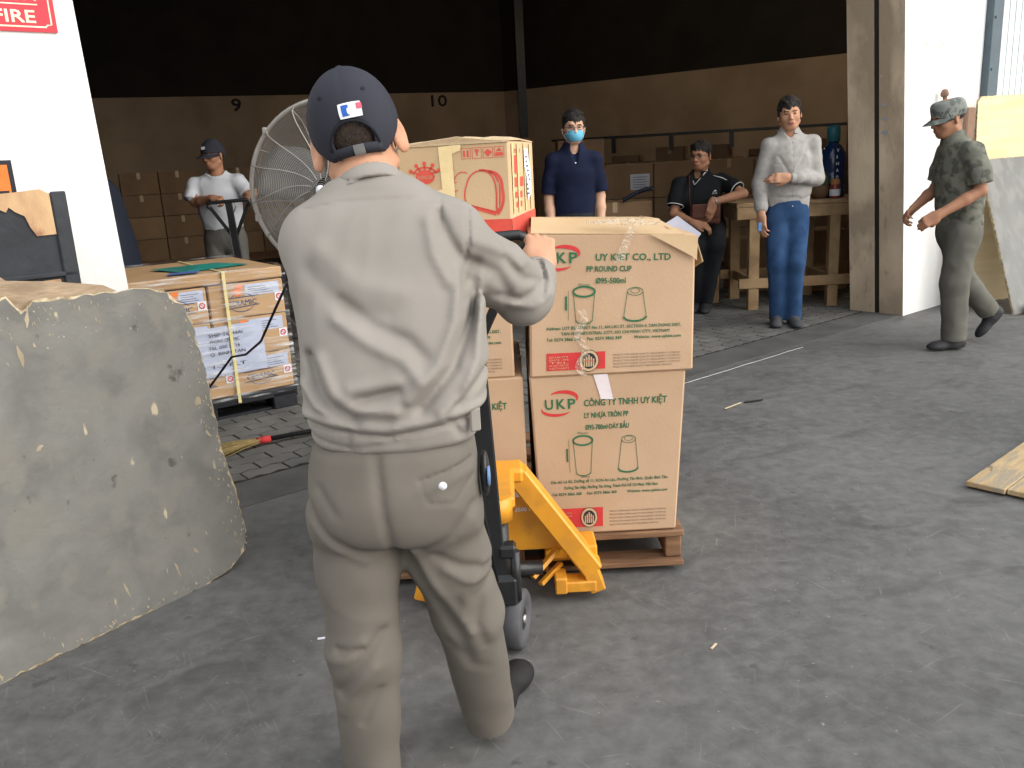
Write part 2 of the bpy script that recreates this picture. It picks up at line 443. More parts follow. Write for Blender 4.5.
def concrete_mat():
    m = bpy.data.materials.new('worn_concrete'); m.use_nodes = True; t = m.node_tree; b = t.nodes['Principled BSDF']
    co = _n(t, 'ShaderNodeTexCoord')
    def noise(sc, det, st=(1, 1, 1), dist=0, rz=0):
        mp = _n(t, 'ShaderNodeMapping'); mp.vector_type = 'TEXTURE'; mp.inputs['Scale'].default_value = tuple(1 / q for q in st); mp.inputs['Rotation'].default_value = (0, 0, rz)
        t.links.new(co.outputs['Object'], mp.inputs[0])
        n = _n(t, 'ShaderNodeTexNoise'); n.inputs['Scale'].default_value = sc; n.inputs['Detail'].default_value = det; n.inputs['Distortion'].default_value = dist
        n.inputs['Roughness'].default_value = .62
        t.links.new(mp.outputs[0], n.inputs[0]); return n.outputs[0]
    def ramp(i, p0, p1, c0, c1):
        r = _n(t, 'ShaderNodeValToRGB'); e = r.color_ramp.elements; e[0].position = p0; e[1].position = p1; e[0].color = (*c0, 1); e[1].color = (*c1, 1)
        t.links.new(i, r.inputs[0]); return r.outputs[0]
    def mix(f, a, c, mode='MIX'):
        x = _n(t, 'ShaderNodeMix', data_type='RGBA', blend_type=mode); t.links.new(f, x.inputs[0]); t.links.new(a, x.inputs[6])
        if isinstance(c, tuple): x.inputs[7].default_value = (*c, 1)
        else: t.links.new(c, x.inputs[7])
        return x.outputs[2]
    base = ramp(noise(.9, 10, dist=.6), .36, .64, (.080, .079, .077), (.158, .156, .153))
    fine = ramp(noise(16, 9), .35, .68, (.070, .069, .067), (.185, .182, .178))
    c = mix(ramp(noise(3, 2), 0, 1, (.45,) * 3, (.45,) * 3), base, fine)
    c = mix(ramp(noise(2.2, 8, dist=.8, st=(1, 1.6, 1), rz=.5), .56, .68, (0, 0, 0), (.6, .6, .6)), c, (.066, .064, .062))
    c = mix(ramp(noise(9, 5), .64, .70, (0, 0, 0), (.6, .6, .6)), c, (.055, .052, .05))
    for k, (rz, sc) in enumerate([(.6, 3.5), (-.5, 3), (1.3, 4), (-1.1, 2.6), (.15, 5), (2.2, 5)]):
        c = mix(ramp(noise(sc, 6, st=(1, 20, 1), rz=rz, dist=.3), .64, .74, (0, 0, 0), (.34,) * 3), c, (.30, .29, .275))
    c = mix(ramp(noise(55, 2), .70, .76, (0, 0, 0), (.6, .6, .6)), c, (.34, .33, .31))
    t.links.new(c, b.inputs['Base Color'])
    r = ramp(noise(4, 6), .3, .7, (.55,) * 3, (.85,) * 3); t.links.new(r, b.inputs['Roughness'])
    bp = _n(t, 'ShaderNodeBump'); bp.inputs['Strength'].default_value = .35; bp.inputs['Distance'].default_value = .004
    t.links.new(noise(38, 8), bp.inputs['Height']); t.links.new(bp.outputs[0], b.inputs['Normal'])
    b.inputs['Specular IOR Level'].default_value = .35
    return m
MT['concrete'] = concrete_mat()
MT['sill'] = mat('sill_concrete', (.115, .112, .108), (.08, .078, .075), .75, 5, .3, 60)
MT['paver'] = mat('paver', (.17, .166, .158), (.12, .117, .11), .8, 5, .35, 70, c3=(.095, .092, .088), s3=1.3)
MT['joint'] = mat('paver_joint', (.028, .026, .024), None, .95, 20, .2)
MT['whitewall'] = mat('white_paint', (.86, .86, .85), (.80, .80, .79), .8, 2, .25, 25, c3=(.84, .80, .78), s3=4)
MT['beige'] = mat('dirty_plaster', (.72, .59, .43), (.54, .43, .31), .9, 4, .35, 35, c3=(.44, .35, .25), s3=3, stretch=(1, 1, .6))
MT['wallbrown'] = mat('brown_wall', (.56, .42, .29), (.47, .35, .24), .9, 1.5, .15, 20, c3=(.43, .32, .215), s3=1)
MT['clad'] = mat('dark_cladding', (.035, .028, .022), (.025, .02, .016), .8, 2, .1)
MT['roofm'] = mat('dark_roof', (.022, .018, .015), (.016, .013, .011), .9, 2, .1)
MT['steelblue'] = mat('blue_grey_paint', (.085, .125, .15), (.07, .10, .12), .5, 8, .15)
MT['sheet'] = mat('pale_sheet', (.74, .80, .80), (.66, .72, .72), .5, 5, .1)
MT['ply'] = mat('yellow_plywood', (.95, .78, .50), (.88, .68, .38), .7, 3, .2, 40, stretch=(1, 1, 5))
MT['plyedge'] = mat('chipped_edge', (.56, .47, .32), (.26, .20, .12), .95, 30, .9, 60)

# ground (outside concrete, inside a strip of sill and interlocking pavers)
g = MB()
g.add([(-30, -12, 0), (30, -12, 0), (30, 30, 0), (-30, 30, 0)], [(0, 1, 2, 3)])
struct('floor', g, 'concrete')
g = MB(); wbox(g, -17, 9, .02, .32, -.05, .004); struct('trim_1', g, 'sill')
g = MB(); wbox(g, -17, 9, .32, 16, -.05, .0015); struct('trim_2', g, 'joint')
# zigzag interlocking pavers
pv = MB()
def paver(s, t, l=.212, w=.106):
    k = .018; g_ = .011
    up_ = [(i * l / 4, (0, k, 0, k, 0)[i]) for i in range(5)]
    poly = [(s + x * (1 - g_ / l) , t + y) for x, y in up_] + [(s + x * (1 - g_ / l), t + y + w - g_) for x, y in reversed(up_)]
    z = .0032 + random.random() * .003
    n = len(poly)
    pv.add([WP(a, b, z) for a, b in poly] + [WP(a, b, -.01) for a, b in poly], [tuple(range(n))] + [(i, i + n, (i + 1) % n + n, (i + 1) % n) for i in range(n)])
for j in range(0, 72):
    for i in range(-36, 6):
        p = WP(i * .212, .34 + j * .106)
        if p.y > 1.5 and abs(p.x) < p.y * .75 + .6 and p.y < 10.5: paver(i * .212 + (j % 2) * .106, .34 + j * .106)
o = pv.build('trim_3', 'paver', fix=False); tag(o, kind='structure')

# front wall with the big opening
g = MB()
wbox(g, -17, -5.75, 0, .46, 0, 5.6); tag(g.build('wall_left', 'whitewall', warp=lambda p: p - WU * .035 * max(0, p.z - .98) if (p - A0).dot(WU) > -8 else p), kind='structure')
g = MB()
wbox(g, 0, 1.10, 0.0, .20, 0, 5.6, 0)
wbox(g, .012, 1.10, .20, .245, 0, 5.6, 2)
wbox(g, 0.0, 1.10, .245, .46, 0, 5.6, 1)
def leanw(p):
    q = p - A0; s_ = q.dot(WU)
    return p + WU * (-.11 * p.z + .06) * max(0, 1 - max(s_, 0) / 1.1)
o = g.build('wall_right', ['whitewall', 'beige', 'clad'], warp=leanw)
for p in o.data.polygons:
    if p.material_index == 0 and p.normal.dot(WU) < -.9: p.material_index = 1
tag(o, kind='structure')
g = MB(); wbox(g, 1.10, 1.28, -.06, .12, 0, 5.6, bev=.004)
for z in (1.9, 2.3, 2.7): g.cyl(WP(1.14, -.061, z), WP(1.14, -.07, z), .01, n=8)
struct('trim_4', g, 'steelblue')
g = MB()
for i in range(28): wbox(g, 1.28 + i * .12, 1.28 + i * .12 + .1, .04, .07, 0, 5.6)
wbox(g, 1.28, 6, .07, .1, 0, 5.6); struct('wall_front', g, 'sheet')
g = MB(); wbox(g, -5.8, 0, 0, .46, 4.6, 5.6); wbox(g, 6, 9.4, 0, .3, 0, 5.6); struct('trim_5', g, 'clad')
# inner walls
def wallseg(name, a, b, z0, z1, m, th=.2):
    g = MB(); a, b = Vector(a), Vector(b); d = b - a
    g.box(((a.x + b.x) / 2, (a.y + b.y) / 2, (z0 + z1) / 2), (d.length, th, z1 - z0), rz=math.atan2(d.y, d.x)); return struct(name, g, m)
K = (0.18, 20.5); KR = (10.5, 12.55); KL = (-17.9, 12.0); KF = (-10.3, -3.7)
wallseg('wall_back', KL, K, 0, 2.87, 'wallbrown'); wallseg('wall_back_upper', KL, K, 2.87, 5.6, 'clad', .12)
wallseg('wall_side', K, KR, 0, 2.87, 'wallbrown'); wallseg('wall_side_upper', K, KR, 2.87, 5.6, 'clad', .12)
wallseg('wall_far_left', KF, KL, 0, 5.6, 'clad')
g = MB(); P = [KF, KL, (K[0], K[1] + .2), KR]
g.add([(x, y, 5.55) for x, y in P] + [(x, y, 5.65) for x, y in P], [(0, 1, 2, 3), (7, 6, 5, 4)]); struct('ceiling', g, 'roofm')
g = MB()
for k in range(5):
    a = WP(-16, 2.5 + k * 2.6, 5.2); b = WP(9, 2.5 + k * 2.6, 5.2)
    g.bar(a, b, .1, .25)
struct('trim_6', g, 'roofm')
g = MB(); g.box((.56, 20.0, 2.8), (.18, .3, 5.6)); struct('trim_7', g, 'blk')
g = MB(); g.box((-7.2, 15.3, 2.8), (.4, .4, 5.6)); struct('trim_8', g, 'blk')
# bay numbers painted on the back wall
bd = (Vector(K) - Vector(KL)).normalized(); bn = Vector((bd.y, -bd.x))
def on_back(px_x, t): pass
for s_, ch in ((13.95, '9'), (18.15, '10')):
    p = Vector(KL) + bd * s_ + bn * .1
    i = Ink((p.x, p.y, 2.58), (bd.x, bd.y, 0), (0, 0, 1), .004)
    i.text(ch, 0, 0, .18 if len(ch) == 1 else .36, .24, 0, True)
    tag(i.build('bay_number', 'ink', fix=False), f'black painted number {"nine" if ch == "9" else "ten"} high on the brown back wall', 'wall number')

# ================================================================== SIGNS ON THE LEFT COLUMN
wf = WP(-5.8, 0)
def col_at(d, z): p = WP(-5.8 - d, 0, z); return p
i = Ink(col_at(.62, 1.90), WU, (0, 0, 1), .004)
t = empty('fire_sign', col_at(.62, 1.90), 0, 'red rectangular notice with cream FIRE lettering on the white column', 'sign')
g = MB(); sx0, sz0, sw, sh = 0, 0, .33, .50
# (coordinates on the column face: distance left of its edge, height)
def sign_plate(name, s0, z0, s1, z1, m, parent, th=.004):
    g = MB(); wbox(g, s0, s1, -th, -.0005, z0, z1); return g.build(name, m, parent)
MT['signred'] = mat('sign_red', (.62, .035, .06), (.55, .03, .05), .4, 6, .03)
MT['signcream'] = mat('sign_cream', (.92, .82, .62), None, .5, 10, 0)
bpy.data.objects.remove(t)
t = empty('fire_sign', WP(-6.047, 0, 1.877), 0, 'red rectangular notice with cream FIRE lettering high on the white left column', 'sign')
def onp(mb, name, m, par):
    """build a piece whose vertices are already in world space under a thing at par.location"""
    L = Vector(par.location); mb.v = [tuple(Vector(p) - L) for p in mb.v]; return mb.build(name, m, par, fix=False)
g = MB(); wbox(g, -6.222, -5.872, -.008, -.001, 1.877, 2.16); g.v = [tuple(Vector(p) - Vector(t.location)) for p in g.v]; g.build('plate', 'signred', t)
i = Ink(WP(-6.222, -.008, 1.877), WU, (0, 0, 1), .001)
i.line([(.016, .022), (.030, .022), (.034, .016), (.316, .016), (.32, .022), (.334, .024), (.334, .262), (.016, .262)], .005, 0, True)
i.text('NO FIRE', .03, .028, .256, .040, 0, True); i.line([(.05, .086), (.300, .086)], .004)
i.text('CẤM LỬA', .052, .098, .245, .040, 0, True); i.text('NO SMOKING', .052, .19, .245, .035, 0, True)
onp(i, 'lettering', 'signcream', t)
t = empty('warning_plate', WP(-6.23, 0, 1.20), 0, 'orange plate with a black border fixed low on the white left column', 'sign')
g = MB(); wbox(g, -6.38, -6.088, -.008, -.001, 1.18, 1.465); g.v = [tuple(Vector(p) - Vector(t.location)) for p in g.v]; g.build('plate', 'ink', t)
i = Ink(WP(-6.38, -.008, 1.18), WU, (0, 0, 1), .001); i.rect(.015, .015, .262, .255); onp(i, 'panel', 'orange', t)
i = Ink(WP(-6.38, -.009, 1.18), WU, (0, 0, 1), .0012); i.poly([(.05, .06), (.24, .06), (.145, .22)]); i.rect(.24, .155, .03, .03); onp(i, 'symbol', 'ink', t)
# three blue stencil marks and faint brown rubbed marks on the right column
MT['bluemark'] = mat('pale_blue_paint', (.30, .42, .55), (.42, .36, .30), .8, 60, 0)
def lean_s(z): return -.11 * z + .06
i = Ink((0, 0, 0), (1, 0, 0), (0, 0, 1), 0)
rr = random.Random(3)
for z in (1.64, 1.54, 1.44):
    pts = [(.155 + .028 * math.cos(a) * rr.uniform(.7, 1.1), z + .018 * math.sin(a) * rr.uniform(.6, 1.1)) for a in [k * .7 for k in range(9)]]
    i.add([WP(lean_s(v) - .003, u, v) for u, v in pts], [tuple(range(9))])
tag(i.build('stencil_mark', 'bluemark', fix=False), 'three small pale blue paint smudges down the beige side of the right column', 'paint mark')
i = Ink(WP(0, 0, 0), WU, (0, 0, 1), .003)
for u, v, w, h in [(.10, 2.09, .05, .012), (.13, 2.06, .03, .02), (.16, 2.045, .25, .005), (.40, 2.06, .02, .03), (.42, 2.22, .015, .02)]: i.rect(u, v, w, h)
MT['rubmark'] = mat('rubbed_mark', (.62, .50, .42), (.75, .68, .62), .9, 30, 0)
tag(i.build('rubbed_mark', 'rubmark', fix=False), 'faint brown rubbed marks high on the white face of the right column', 'paint mark')

# ================================================================== LEANING BOARDS
def frame_board(o, U, lean, N_out=None):
    U = Vector(U).normalized(); Nn = Vector((-U.y, U.x, 0)); Vv = Nn * math.sin(lean) + Vector((0, 0, math.cos(lean)))
    return Vector(o), U, Vv, U.cross(Vv)
def board(name, frm, poly, th, mats, label, cat, edge=0, seed=1, jag=.004, parent=None):
    """outline poly (u,v) refined with a ragged chipped rim"""
    o, U, Vv, Nf = frm; rs = random.Random(seed); P = []
    n = len(poly)
    for k in range(n):
        a, b = Vector(poly[k]), Vector(poly[(k + 1) % n]); L = (b - a).length; m = max(1, int(L / .018))
        for q in range(m): P.append(a + (b - a) * (q / m) + Vector((rs.uniform(-jag, jag), rs.uniform(-jag, jag))))
    cx = sum((p for p in P), Vector((0, 0))) / len(P)
    inn = []
    for p in P:
        d = (cx - p).normalized(); w = abs(rs.gauss(0, 1)) * edge + .002; inn.append(p + d * w)
    m = len(P)
    q3 = lambda p, h: o + U * p.x + Vv * p.y + Nf * h
    vs = [q3(p, 0) for p in inn] + [q3(p, -.003) for p in P] + [q3(p, -th) for p in P]
    fs = [tuple(range(m))] + [(k, m + k, m + (k + 1) % m, (k + 1) % m) for k in range(m)] + [(m + k, 2 * m + k, 2 * m + (k + 1) % m, m + (k + 1) % m) for k in range(m)] + [tuple(reversed(range(2 * m, 3 * m)))]
    g = MB(); g.add(vs, fs[:1], 0); g.add([], []);
    g.f += fs[1:]; g.m += [1] * (2 * m) + [0]; g.sm += [False] * (2 * m + 1)
    ob = g.build(name, mats, parent, fix=True)
    if label: tag(ob, label, cat)
    return ob
MT['board'] = mat('grey_weathered_board', (.20, .195, .18), (.145, .142, .132), .85, 6, .5, 30, c3=(.195, .185, .165), s3=9, dist=.5, detail=10)
def stain(m, items):
    """irregular marks of their own shape, mixed over a base colour"""
    t = m.node_tree; b = t.nodes['Principled BSDF']; src = b.inputs['Base Color'].links[0].from_socket
    co = _n(t, 'ShaderNodeTexCoord')
    for sc, p0, p1, col, st, f in items:
        mp = _n(t, 'ShaderNodeMapping'); mp.inputs['Scale'].default_value = st; t.links.new(co.outputs['Object'], mp.inputs[0])
        n = _n(t, 'ShaderNodeTexNoise'); n.inputs['Scale'].default_value = sc; n.inputs['Detail'].default_value = 5; t.links.new(mp.outputs[0], n.inputs[0])
        r = _n(t, 'ShaderNodeValToRGB'); r.color_ramp.elements[0].position = p0; r.color_ramp.elements[1].position = p1; r.color_ramp.elements[1].color = (f, f, f, 1)
        t.links.new(n.outputs[0], r.inputs[0]); x = _n(t, 'ShaderNodeMix', data_type='RGBA'); t.links.new(r.outputs[0], x.inputs[0]); t.links.new(src, x.inputs[6]); x.inputs[7].default_value = (*col, 1); src = x.outputs[2]
    t.links.new(src, b.inputs['Base Color'])
stain(MT['board'], [(9, .66, .70, (.07, .065, .06), (1, 1, .8), .8), (22, .68, .73, (.52, .44, .30), (1, 1, .35), .8), (40, .7, .74, (.10, .09, .08), (1, 1, 1), .7)])
stain(MT['whitewall'], [(7, .74, .78, (.45, .36, .26), (1, 1, 1.5), .5), (26, .75, .77, (.3, .26, .22), (1, 1, 1), .6)])
stain(MT['beige'], [(12, .62, .72, (.32, .25, .17), (1, 1, .4), .6), (30, .68, .72, (.62, .52, .40), (1, 1, 1), .6)])
fb = frame_board((-1.51, 2.186, .004), (.593, .805, 0), R(10))
poly = [(-.95, 0), (.30, -.004), (.58, -.008), (.72, .0), (.80, .012), (.865, .05), (.893, .12), (.893, .30), (.880, .43), (.888, .6), (.892, .78), (.885, .90), (.865, .96), (.82, 1.01), (.74, 1.04), (.55, 1.047), (.38, 1.055), (.34, 1.03), (.31, 1.075), (.22, 1.06), (.12, 1.09), (-.2, 1.08), (-.95, 1.08)]
board('plywood_sheet', fb, poly, .022, ['board', 'plyedge'], 'large grey weathered plywood sheet with chipped pale edges leaning at left', 'board', .006, 4)
MT['chip'] = mat('bare_wood', (.42, .36, .26), (.30, .25, .17), .9, 18, .5, 40, stretch=(1, 1, .3))
# bare chipped streaks on the sheet's face (shallow splinters)
g = MB(); o_, U_, V_, N_ = fb; rs = random.Random(9)
def chip(u, v, w, h, a):
    n = 8; pts = []
    for k in range(n):
        an = 2 * PI * k / n; r_ = rs.uniform(.3, 1.2); x, y = w * math.cos(an) * r_, h * math.sin(an) * r_
        pts.append((u + x * math.cos(a) - y * math.sin(a), v + x * math.sin(a) + y * math.cos(a)))
    g.add([o_ + U_ * x + V_ * y + N_ * .0012 for x, y in pts], [tuple(range(n))])
for k in range(190):
    side = rs.random()
    if side < .55: u, v = .885 - abs(rs.gauss(0, .035)), rs.uniform(.05, .95)
    elif side < .75: u, v = rs.uniform(.4, .85), 1.03 - abs(rs.gauss(0, .05))
    elif side < .9: u, v = rs.uniform(-.1, .8), .01 + abs(rs.gauss(0, .012))
    else: u, v = rs.uniform(.25, .42), 1.04 - abs(rs.gauss(0, .06))
    chip(u, v, rs.uniform(.001, .0045), rs.uniform(.002, .010), rs.uniform(-.5, .5))
for u, v, w, h, a in [(.60, .10, .006, .035, .2), (.42, .10, .005, .03, .2), (.68, .13, .006, .02, .4), (.28, .62, .02, .012, .1), (.30, .90, .008, .06, .05), (.345, 1.0, .01, .05, -.3), (.83, .62, .014, .02, 0), (.84, .5, .012, .02, .3)]: chip(u, v, w, h, a)
sheet = bpy.data.objects['plywood_sheet']
g.build('chipped_patches', 'chip', sheet, fix=False)['kind'] = 'stuff'

# blackened crate-like panel with a torn plywood patch, behind the sheet
t = empty('black_crate', WP(-6.3, -.25, 0), 0, 'black-coated wooden crate with torn bare ply corner standing against left column', 'crate')
L0 = Vector(t.location)
def rel(mb, par): L = Vector(par.location); mb.v = [tuple(Vector(p) - L) for p in mb.v]; return mb
MT['tar'] = mat('tarry_black_paint', (.045, .05, .058), (.028, .03, .036), .65, 5, .3, 30)
MT['torn'] = mat('torn_plywood', (.66, .46, .26), (.45, .27, .15), .85, 9, .5, 30, stretch=(1, 1, .5), c3=(.32, .17, .10), s3=14)
g = MB(); wbox(g, -6.95, -5.998, -.28, -.11, 0, 1.350, bev=.008); rel(g, t).build('body', 'tar', t)
g = MB(); wbox(g, -6.95, -6.0, -.292, -.282, 1.085, 1.10, bev=.003); wbox(g, -6.042, -5.996, -.292, -.280, 0, 1.356, bev=.004); rel(g, t).build('batten', 'tar', t)
i = Ink(WP(-7, -.283, 0), WU, (0, 0, 1), .003)
i.poly([(.70, 1.352), (.78, 1.352), (.80, 1.315), (.825, 1.30), (.835, 1.315), (.85, 1.30), (.875, 1.285), (.885, 1.25), (.90, 1.22), (.957, 1.222), (.956, 1.35), (.93, 1.366), (.86, 1.36)])
i.poly([(.80, 1.0), (.955, 1.0), (.945, 1.078), (.86, 1.076), (.80, 1.055)])
rel(i, t).build('torn_patch', 'torn', t, fix=False)
# broken plank and splinters lying across the top edge of the sheet
g = MB()
o_, U_, V_, N_ = fb
pl = lambda u, v, d: o_ + U_ * u + V_ * v - N_ * d
MT['plankg'] = mat('splintered_grey_wood', (.42, .32, .22), (.25, .18, .12), .9, 9, .5, 30, stretch=(.4, 1, 3))
P1 = [(-.5, 1.09), (.20, 1.10), (.30, 1.155), (.33, 1.125), (.46, 1.105), (.62, 1.07), (.66, 1.045), (.40, 1.03), (.2, 1.02), (-.5, 1.0)]
n = len(P1); g.add([pl(u, v, .03) for u, v in P1] + [pl(u, v, .055) for u, v in P1], [tuple(range(n)), tuple(reversed(range(n, 2 * n)))] + [(k, n + k, n + (k + 1) % n, (k + 1) % n) for k in range(n)])
tag(g.build('broken_plank', 'plankg'), 'splintered brown plank lodged between the grey plywood sheet and black crate', 'plank')

# ---- right side boards
b0 = Vector((3.97, 6.628, .003)); UU = Vector((.97, .25, 0)).normalized()
lean = math.atan2(.50, 1.15)
fr2 = frame_board(b0, UU, R(22))
MT['greysheet'] = mat('grey_sheet', (.25, .25, .24), (.215, .215, .205), .75, 3, .2, 30, stretch=(2, 2, .4), c3=(.28, .275, .26), s3=6)
board('grey_board', fr2, [(0, 0), (1.1, 0), (1.1, 1.30), (.0, 1.28)], .02, ['greysheet', 'plyedge'], 'grey sheet leaning against the wall at the right edge, behind walking man', 'board', .003, 11, .002)
fr3 = frame_board((3.87, 7.19, .003), UU, R(1))
board('yellow_board', fr3, [(.02, 0), (1.3, 0), (1.3, 1.69), (.04, 1.68), (.0, 1.64), (.01, 1.2)], .018, ['ply', 'plyedge'], 'bright yellow plywood panel standing upright behind the grey leaning sheet', 'board', .002, 12, .002)
g = MB(); wbox(g, .70, .84, -.10, -.06, 0, 1.60, bev=.01)
MT['brownpl'] = mat('brown_plank', (.28, .17, .12), (.2, .12, .08), .8, 4, .2)
tag(g.build('brown_plank', 'brownpl'), 'brown plank standing against white wall just behind the yellow panel', 'plank')
g = MB(); g.cyl((3.70, 6.86, 0), (3.47, 6.98, 1.70), .016, n=10); g.lathe((3.47, 6.98, 1.70), [(0, .04), (.02, .035), (.03, .01), (.03, -.01), (.018, -.02)], 12)
tag(g.build('wooden_pole', 'brownpl'), 'thin wooden pole with a knob leaning on white wall behind the walking man', 'pole')
g = MB(); g.box((4.12, 6.63, .04), (.12, .08, .08), .5, bev=.01)
tag(g.build('wood_block', 'wood'), 'small wooden block at the foot of the grey leaning sheet', 'block')
# planks on the ground at right
t = empty('wooden_platform', (1.813, 3.245, 0), math.atan2(.435, .496), 'flat pale wooden board of planks lying on the concrete at right', 'board')
MT['plank'] = mat('pale_plank', (.52, .38, .21), (.36, .25, .13), .8, 3, .35, 30, stretch=(1, 7, 7), c3=(.34, .28, .2), s3=4)
stain(MT['plank'], [(7, .70, .74, (.16, .10, .05), (1, 2, 1), .8)])
for k in range(7):
    g = MB(); y0 = -k * .15
    g.box((.72 + .01 * (k % 2) , y0 - .074, .020), (1.44, .146, .022), bev=.003); g.build('plank', 'plank', t)
g = MB()
for x in (.2, .75, 1.3): g.box((x, -.52, .005), (.07, 1.0, .010))
g.build('cross_batten', 'wood', t)
# added fill lamps with housings, unseen above the frame, to brighten the warehouse interior
MT['fillglow'] = mat('fill_glow', (.9, .85, .7), None, .4, 5, 0); _b = MT['fillglow'].node_tree.nodes['Principled BSDF']; _b.inputs['Emission Color'].default_value = (1, .85, .6, 1); _b.inputs['Emission Strength'].default_value = 3
for k, (x, y) in enumerate([(-5.5, 13.0), (.8, 14.5), (5.0, 12.0)]):
    t = empty('added_fill_lamp', (x, y, 4.7), 0, f'added unseen fill lamp with round metal shade over the {["far left pallets", "middle carton piles", "right-hand cartons"][k]}', 'lamp')
    g = MB(); g.lathe((0, 0, 0), [(.05, .35), (.09, .30), (.12, .2), (.26, .0), (.25, 0), (.11, .19)], 24); g.cyl((0, 0, .34), (0, 0, .85), .012, n=8); g.build('shade', 'steel', t)
    g = MB(); g.lathe((0, 0, .05), [(0, -.0), (.06, .02), (.07, .07), (.04, .13), (0, .14)], 16); g.build('bulb', 'fillglow', t)
    ld = bpy.data.lights.new('fill_light', 'POINT'); ld.energy = (4, 24, 62)[k]; ld.color = (1, .80, .58); ld.shadow_soft_size = .25
    lo = bpy.data.objects.new('fill_light', ld); COL.objects.link(lo); lo.parent = t; lo.location = (0, 0, -.25)

# ================================================================== CARTONS
def carton(name, loc, rz, d, m, label, cat='carton', group=None, tape=True, flap=True, warp=None, bev=.006, seamy=False):
    """d = (w, dep, h); origin at the bottom centre"""
    t = empty(name, loc, rz, label, cat, group)
    g = MB(); w, dp, h = d
    g.box((0, 0, h / 2), d, bev=bev); g.build('box', m, t, warp=warp)
    if flap:
        g = MB()
        if seamy:
            g.box((0, 0, h + .0005), (.05, dp * 1.0, .002)); g.box((0, -dp / 2 - .0008, h - .05), (.05, .0015, .10))
        else:
            g.box((0, 0, h + .0005), (w * 1.0, .05, .002)); g.box((w / 2 + .0008, 0, h - .04), (.0015, .05, .08)); g.box((-w / 2 - .0008, 0, h - .04), (.0015, .05, .08))
        g.build('tape', 'tape', t, warp=warp)
    return t

# --- the hand pallet load: two UKP carton stacks
def lerp(a, b, t): return a + (b - a) * t
def cornerwarp(d, off):
    w, dp, h = d
    def f(p):
        u = (p.x + w / 2) / w; v = (p.y + dp / 2) / dp; q = p.z / h; r = Vector((0, 0, 0))
        for (i, j, k), o in off.items():
            wt = (u if i else 1 - u) * (v if j else 1 - v) * (q if k else 1 - q); r += Vector(o) * wt
        return p + r
    return f

